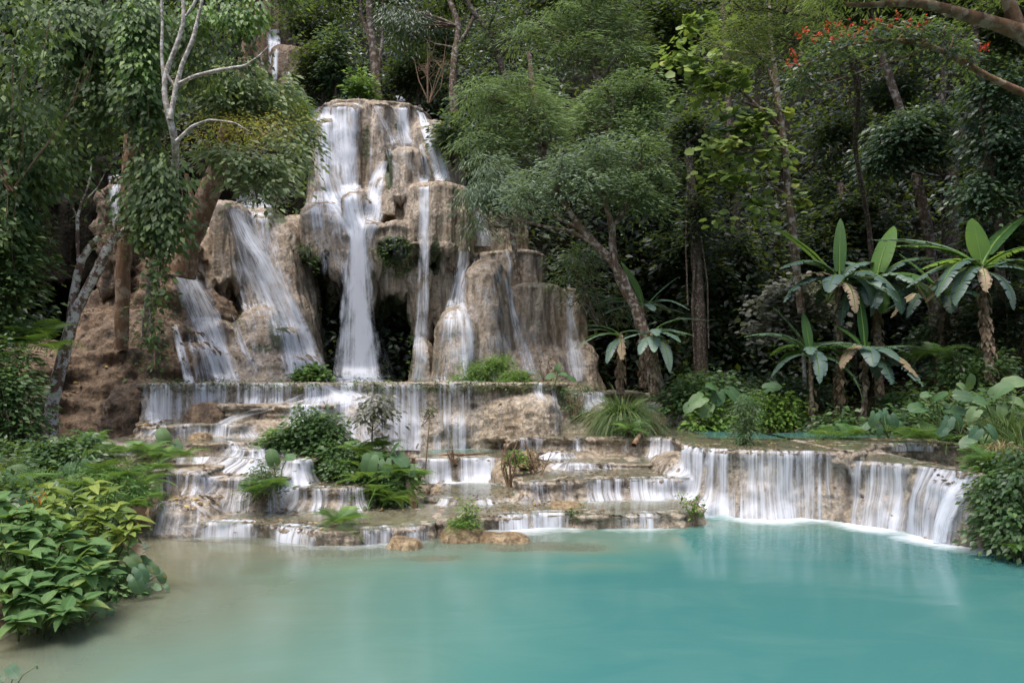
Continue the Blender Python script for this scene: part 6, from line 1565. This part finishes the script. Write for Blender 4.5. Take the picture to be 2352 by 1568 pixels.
# fern-topped block
bush('block_plants', 'tangle of ferns and roots on top of the fern-topped block', [(600, 1085, 15.1, 34, 20, .35), (580, 1110, 14.9, 20, 24, .25), (630, 1100, 15, 24, 22, .25), (605, 1068, 15.3, 26, 12, .3)], 80, 20, .085, 'bush', 'narrow', spread=.11)
for i, (x, y, Y, L) in enumerate([(590, 1110, 14.8, .5), (612, 1120, 14.7, .45), (575, 1130, 14.6, .4), (635, 1112, 14.8, .4)]):
    fern(['fern in the middle of the fern-topped block', 'fern drooping over the front of the fern-topped block', 'lowest fern on the left of the fern-topped block', 'fern under the upright elephant ear'][i], x, y, Y, L, 11, 'ferns on the fern-topped block')
fern('fern tuft on the rim of the long low veil', 778, 1200, 13.7, .62, 16, None)
fern('second small fern on the same rim, just behind the tuft', 790, 1190, 13.9, .5, 10, None)
bush('island_plants', 'small green plants on the ochre islet at the front', [(1065, 1195, 13.8, 34, 16, .3), (1075, 1165, 13.8, 16, 18, .2), (1070, 1150, 13.8, 10, 10, .15)], 60, 18, .075, 'bright', 'narrow', spread=.09)
fern('fern on the ochre islet at the front', 1062, 1205, 13.7, .42, 12, None)
twig_shrub('thin green shoot on the orange mound', 1322, 1200, 14.9, .5, 4, 'small_shrub', None, .008, .3, ('bush', 90, .075))
twig_shrub('leafy shoot at the right tip of the lowest rim', 1598, 1198, 15.0, .62, 7, 'small_shrub', None, .010, .3, ('bright', 170, .085))
twig_shrub('brown stump shrub left of the turquoise basin', 1042, 1056, 18.6, .42, 9, r=.02, spread=.35)
twig_shrub('leaning bare shrub with long twigs on the middle block', 1175, 1108, 17.2, 1.15, 6, r=.028, spread=.3)
twig_shrub('bare multi-stemmed shrub beside the leaning one', 1232, 1090, 17.6, .85, 9, r=.02, spread=.45, leaf=('bush', 40, .08))
twig_shrub('bare shrub behind the lying root', 1512, 992, 21.5, .75, 12, r=.018, spread=.45)
twig_shrub('bare twigs by the cascade at the dam end', 1318, 950, 21.7, .75, 5, r=.02, spread=.3)
twig_shrub('reddish dry shrub on the dam crest by the domes', 1255, 880, 25, .9, 8, r=.016, spread=.45, leaf=('litter', 60, .1))
twig_shrub('single dark stub left of the smooth slide', 950, 1072, 17.3, .3, 2, r=.014, spread=.12)
bush('bright_tuft', 'small bright green tuft among the bare middle shrubs', [(1185, 1045, 17.4, 16, 14, .25)], 24, 20, .09, 'bright', 'oval', spread=.1)
bush('bright_tuft', 'green leafy tuft at the upper pool rim by the lying root', [(1448, 982, 20.6, 22, 18, .3), (1440, 965, 20.6, 14, 14, .2), (1462, 975, 20.6, 22, 10, .2)], 40, 20, .11, 'bush', 'narrow', spread=.12)
fern('fern at the upper pool rim by the lying root', 1446, 985, 20.4, .6, 10, None)
# left bank ferns and shrubs
bush('left_bank_shrub', 'dark glossy shrub below the mottled trunk', [(140, 1030, 15.5, 60, 30, .5), (195, 1045, 15.3, 50, 26, .5), (100, 1050, 15.3, 40, 26, .4), (190, 1010, 15.8, 40, 16, .4)], 130, 24, .13, 'bush', spread=.16)
bush('left_bank_shrub', 'low mixed plants on the earth bank left of the corner mound', [(230, 1090, 14.4, 60, 24, .4), (290, 1075, 14.6, 40, 20, .4), (150, 1100, 14.4, 60, 24, .4), (320, 1120, 14, 26, 26, .3), (260, 1130, 13.8, 50, 24, .4)], 140, 22, .10, 'fern', 'narrow', spread=.15)
G_L = 'ferns of the left bank'
LB = ['fern beside the mottled trunk', 'fern at the left end of the left fern bank', 'fern in the middle of the left fern bank', 'fern below the left elephant ears', 'fern at the right end of the left fern bank', 'fern hanging toward the third left step', 'fern under the dark glossy shrub', 'fern left of the heart-leaved plants', 'low fern above the corner mound', 'fern below the heart-leaved plants', 'fern tip reaching toward the corner mound', 'fern at the shore left of the corner mound', 'fern over the earth face', 'fern left of the trickle']
for i, (x, y, Y, L) in enumerate([(210, 1010, 16.4, .55), (290, 1040, 16, .6), (330, 1040, 16, .65), (375, 1045, 16, .6), (420, 1045, 16.1, .5), (350, 1075, 15.2, .5), (90, 1075, 15, .65), (230, 1085, 14.6, .6), (330, 1110, 14.3, .55), (190, 1120, 14.2, .6), (340, 1140, 13.9, .45), (310, 1160, 13.7, .5), (270, 1100, 14.3, .6), (245, 1040, 15.6, .5)]):
    fern(LB[i], x, y, Y, L, 13, G_L)
for i, (x, y, Y, L) in enumerate([(60, 790, 18, .9), (95, 770, 18.2, .9), (110, 800, 18, .8), (40, 830, 17.8, .8)]):
    fern(['fern at the far left of the slope clump', 'upper fern of the slope clump', 'fern of the slope clump nearest the mottled trunk', 'lowest fern of the slope clump'][i], x, y, Y, L, 14, 'ferns on the brown slope')

bush('left_bank_shrub', 'low ferny plants on the earth bank at the far left', [(40, 1075, 14.2, 60, 22, .4), (20, 1130, 13, 50, 26, .4), (90, 1120, 13.6, 40, 16, .4)], 80, 20, .12, 'bush', 'narrow', spread=.16)
fern('fern on the earth bank at the far left edge', 30, 1110, 13.2, .6, 13, G_L)
fern('fern on the earth bank above the yellow-green shrub', 85, 1125, 13.2, .55, 13, G_L)
# foreground shrubs at the left shore: every large leaf its own piece
SER = [blade_leaf_mesh('leaf', lambda t: .27 * math.sin(math.pi * min(1, t * .98 + .02) ** .72) ** .85, LM['fore'], .16, .22 + .12 * i, 13, .05, q, .006) for i, q in enumerate((.1, .3, .5, .7, .9))]
VAR = [blade_leaf_mesh('leaf', lambda t: .24 * math.sin(math.pi * t ** .85) ** .75, LM['variegated'], .12, .25 + .15 * i, 9, 0, q, .008) for i, q in enumerate((.1, .35, .6, .85))]
def whorl_shrub(name, label, base, heads, meshes, size, per=9, stem_mat='green', r=.012):
    """heads: frame (x, y, Y) of leaf rosettes; stems run from the base to each"""
    b = at(*base); root = empty(name, b); tag(root, label, 'shrub')
    lst = []
    for (x, y, Y) in heads:
        p = at(x, y, Y) - b
        s = Vector((p.x * .35 + random.uniform(-.1, .1), p.y * .35 + random.uniform(-.1, .1), -.1))
        lst.append(([tuple(s), tuple(s.lerp(p, .55) + Vector((0, 0, .05))), tuple(p)], [r * 1.4, r, r * .6]))
        up = (p - s).normalized()
        a0 = random.uniform(0, 6)
        for i in range(per):
            a = a0 + i * 2.4
            t = i / per
            el = .75 - 1.15 * t
            a += random.uniform(-.5, .5); el += random.uniform(-.45, .35)
            ax = Vector((math.cos(a) * math.cos(el), math.sin(a) * math.cos(el), math.sin(el)))
            pos = p - up * (.22 * t * size / .3)
            leaf_obj(random.choice(meshes), root, pos, ax, Vector((random.uniform(-.45, .45), random.uniform(-.6, .2), 1)) + up * .3, size * (.55 + .6 * math.sin(math.pi * min(1, .25 + t * .8))) * random.uniform(.65, 1.3))
    tubes('stem', lst, BK[stem_mat], root, 6)
    return root
hd = [(20, 1185, 9.4), (70, 1170, 9.6), (30, 1250, 9.0), (95, 1235, 9.2), (150, 1215, 9.4), (200, 1245, 9.4), (60, 1320, 8.6), (125, 1300, 8.9), (165, 1345, 8.7), (210, 1310, 9.0), (20, 1375, 8.4), (100, 1385, 8.4), (150, 1400, 8.3), (-30, 1300, 8.6), (-20, 1210, 9.0), (40, 1420, 8.2), (235, 1270, 9.4), (190, 1380, 8.6), (70, 1270, 8.9), (-10, 1150, 9.7), (110, 1190, 9.5), (45, 1215, 9.2), (180, 1285, 9.1), (245, 1305, 9.4), (10, 1330, 8.5), (130, 1345, 8.7), (70, 1350, 8.5)]
whorl_shrub('broad_leaved_shrub', 'broad serrated light green shrub at the left shore in front', (80, 1450, 9.0), hd, SER, .22, 15)
hd = [(120, 1150, 10.6), (165, 1135, 10.7), (205, 1150, 10.6), (245, 1130, 10.8), (270, 1160, 10.6), (300, 1185, 10.5), (140, 1185, 10.4), (190, 1190, 10.4), (235, 1200, 10.3), (270, 1220, 10.2), (110, 1120, 10.9), (215, 1110, 10.9), (300, 1215, 10.2), (250, 1245, 10.1), (170, 1225, 10.2), (225, 1170, 10.4)]
root = whorl_shrub('yellow_green_shrub', 'yellow-green shrub with orange bracts behind the broad-leaved one', (220, 1330, 10.4), hd, VAR, .22, 12, 'brown', .009)
for (x, y) in [(85, 1160), (290, 1228), (100, 1135)]:
    n = 7; c = A(at(x, y, 10.2) - root.location) + rng.normal(size=(n, 3)) * .05
    obj('orange_bract', leaf_mesh('orange_bract', LM['orange'], [leaf_arrays(c, rng.normal(size=(n, 3)) * .4 + (0, 0, 1), rng.normal(size=(n, 3)), .07 + .04 * rng.random(n), 'needle', rng.random(n))]), root)
taro('taro leaves leaning over the water at the left shore', 285, 1385, 10.2, [(270, 1265, .34, -.5, .8), (300, 1280, .36, .8, .6), (325, 1290, .36, 1, .5), (345, 1300, .3, 1, .6), (285, 1310, .36, .1, 1), (310, 1330, .36, .5, 1), (275, 1345, .34, -.3, 1), (300, 1365, .32, .2, 1), (250, 1330, .36, -.6, .8), (335, 1350, .22, .2, 1), (368, 1318, .24, .7, 1), (355, 1345, .16, 1, .2), (380, 1345, .14, .9, .6), (240, 1360, .34, -.4, 1), (262, 1385, .30, -.3, 1), (320, 1310, .34, .7, .9), (295, 1250, .3, .5, -.5)], None, 'taro_plant', TARO_D, r=.007)
taro('taro leaves at the water edge below the broad-leaved shrub', 190, 1430, 9.1, [(150, 1380, .26, -.5, 1), (185, 1385, .28, .1, 1), (215, 1380, .26, .4, 1), (230, 1400, .22, .7, .8), (120, 1405, .24, -.6, .9), (250, 1395, .22, .8, .9), (60, 1430, .24, -.4, 1), (30, 1420, .24, -.8, .6), (95, 1420, .22, 0, 1)], None, 'taro_plant', TARO_D, r=.006)
taro('single taro sprig at the lower left corner', 20, 1590, 6.6, [(25, 1536, .2, .9, .5, 0), (-5, 1560, .2, -.5, .6, 0), (85, 1528, .06, .1, 1, 0)], None, 'taro_plant', TARO_D, r=.004)
bush('shore_undergrowth', 'shaded small leaves under the left shore shrubs', [(120, 1400, 9.3, 120, 40, .5), (240, 1340, 10.2, 60, 50, .4), (60, 1330, 9.6, 100, 70, .5), (200, 1270, 10.6, 90, 50, .5), (40, 1220, 10, 80, 60, .5)], 200, 18, .11, 'fore', 'oval', spread=.16)

# continuous ground cover on the earth banks
def bank_cover(label, x0, x1, y0, y1, n, mat, size):
    x = rng.uniform(x0, x1, n); y = rng.uniform(y0, y1, n)
    L = bank_left(x, y) - x; Rr = x - bank_right(x, y)
    k = (np.maximum(L, Rr) > .35) & (noise(np.c_[x, y, 0 * x], .7, 88) > .34); x, y = x[k], y[k]
    z = bed_z(x, y); N = len(x) * 6; ci = np.repeat(np.arange(len(x)), 6)
    h = .1 + .5 * noise(np.c_[x, y, 0 * x], .5, 89)
    c = np.c_[x, y, z][ci] + rng.normal(size=(N, 3)) * (.14, .14, .04) + np.c_[np.zeros(N), np.zeros(N), rng.random(N) * h[ci]]
    me = leaf_mesh('undergrowth', LM[mat], [leaf_arrays(c, rng.normal(size=(N, 3)) * (1, 1, .5) + (0, 0, .1), rng.normal(size=(N, 3)) * .45 + (0, -.2, 1), size * (.6 + .8 * rng.random(N)), 'oval', rng.random(N))])
    o = obj('undergrowth', me); tag(o, label, 'undergrowth', None, 'stuff')
bank_cover('low green plants covering the left earth bank', -15, -4.5, 3, 19, 5200, 'bush', .15)
bank_cover('low green plants covering the right earth bank', 7, 17, 4, 20, 4200, 'bush', .15)

# --- boulders, logs, litter
def boulder(label, specs, mat, name='boulder', vox=.04, seed=0, amp=.5):
    S = Solid()
    for s in specs: bulge(S, *s)
    me = remesh(S, name, vox, 2); v, n = get_np(me)
    v = v + n * ((fbm(v, 1.8, seed, 3) - .5) * .35 * amp + (fbm(v, 7, seed + 4, 3) - .5) * .12 * amp)[:, None]
    base = A((v[:, 0].mean(), v[:, 1].mean(), v[:, 2].min()))
    me.vertices.foreach_set('co', (v - base).astype(np.float32).ravel())
    a = me.attributes.new('moss', 'FLOAT', 'POINT'); a.data.foreach_set('value', np.zeros(len(v), dtype=np.float32))
    me.update(); me.polygons.foreach_set('use_smooth', np.ones(len(me.polygons), dtype=bool)); me.materials.clear(); me.materials.append(mat)
    o = obj(name, me); o.location = base; tag(o, label, 'rock'); return o
M['ochre'] = rock_material('ochre_rock', (0.46, 0.36, 0.22), (0.34, 0.24, 0.13), (0.15, 0.10, 0.06), (0.38, 0.26, 0.12), streak=.3)
boulder('round brown boulder on the upper left shelf below the dam', [(408, 502, 923, 985, 18.9, .55, .65, .1)], M['earth'], seed=3)
boulder('low ochre rock on the wet shelf left of the red-flowered bush', [(425, 470, 997, 1022, 17.5, .4, .7, .1)], M['ochre'], seed=5)
boulder('ochre rock base under the islet plants at the front', [(1015, 1112, 1210, 1250, 13.5, .4, .6, .25), (1000, 1050, 1222, 1250, 13.7, .4, .7, .2)], M['ochre'], seed=6, amp=.6)
boulder('flat ochre rock lying in the water right of the islet', [(1095, 1150, 1229, 1262, 13.5, .25, .5, .3), (1135, 1215, 1232, 1266, 13.4, .3, .4, .3)], M['ochre'], seed=7, amp=.4)
boulder('small ochre rock in the water in front of the low veil', [(890, 935, 1241, 1270, 13.0, .25, .4, .3), (920, 960, 1245, 1270, 12.9, .2, .4, .3)], M['ochre'], seed=8, amp=.4)
boulder('orange crumbly mound on the lowest middle terrace', [(1258, 1350, 1158, 1182, 15.3, .4, .8, .2)], M['ochre'], seed=9, amp=.4)
boulder('ochre rock mound behind the bare middle shrubs', [(1190, 1240, 1035, 1075, 17.9, .4, .7, .1)], M['ochre'], seed=10, amp=.4)
def log(label, pts, name='log', mat='rust'):
    P, r = pl(pts); o = tube(name, P, r, BK[mat], None, 10, .15, P[0]); o.location = P[0]; tag(o, label, 'log'); return o
log('short brown log standing at the right end of the central bank', [(952, 1172, 15.7, 9), (946, 1140, 15.8, 9), (938, 1112, 16, 8), (930, 1095, 16.2, 7)])
log('pale root lying across the upper pool rim', [(1456, 1022, 19.9, 6), (1462, 1010, 20.1, 6), (1470, 998, 20.4, 5), (1485, 990, 20.8, 3)], 'root', 'rust')
log('thin driftwood on the edge of the turquoise basin', [(1005, 1045, 19.4, 3), (1030, 1042, 19.3, 4), (1062, 1044, 19.4, 3), (1110, 1040, 19.6, 2)], 'driftwood', 'rust')
def litter(label, n, xr, yr, Ymin, Ymax, size, dens=1.0):
    P, Nn = [], []
    xs = rng.uniform(xr[0], xr[1], n); ys = rng.uniform(yr[0], yr[1], n)
    nz = noise(np.c_[xs, ys * 2, np.zeros(n)], 1 / 70., 91)
    for x, y, q in zip(xs, ys, nz):
        if q < .46 * dens: continue
        d = Vector(((x - CX) / F, 1.0, -(y - HY) / F)).normalized()
        h = bvh.ray_cast(Vector((0, 0, ZC)), d, 60)
        if h[0] is None or not (Ymin < h[0].y < Ymax) or h[1].z < .72 or h[0].z < .12: continue
        P.append(tuple(h[0] + Vector((0, 0, .025)))); Nn.append(tuple(h[1]))
    P = np.array(P); N = len(P); Nn = np.array(Nn) + rng.normal(size=(N, 3)) * .25
    a = rng.random(N) * 6.28
    ax = np.c_[np.cos(a), np.sin(a), np.zeros(N)]
    me = leaf_mesh('leaf_litter', LM['litter'], [leaf_arrays(P, ax, Nn, size * (.5 + .8 * rng.random(N)), 'oval', rng.random(N))])
    o = obj('leaf_litter', me); tag(o, label, 'fallen leaves', None, 'stuff')
litter('brown fallen leaves scattered over the terrace rims', 14000, (300, 2260), (990, 1230), 12, 23, .10)
litter('dark fallen leaves caught on the brown slope', 3500, (90, 420), (560, 1005), 18, 28, .16)
litter('brown fallen leaves along the dam crest and dome feet', 3000, (300, 1450), (780, 1000), 18, 31, .15)
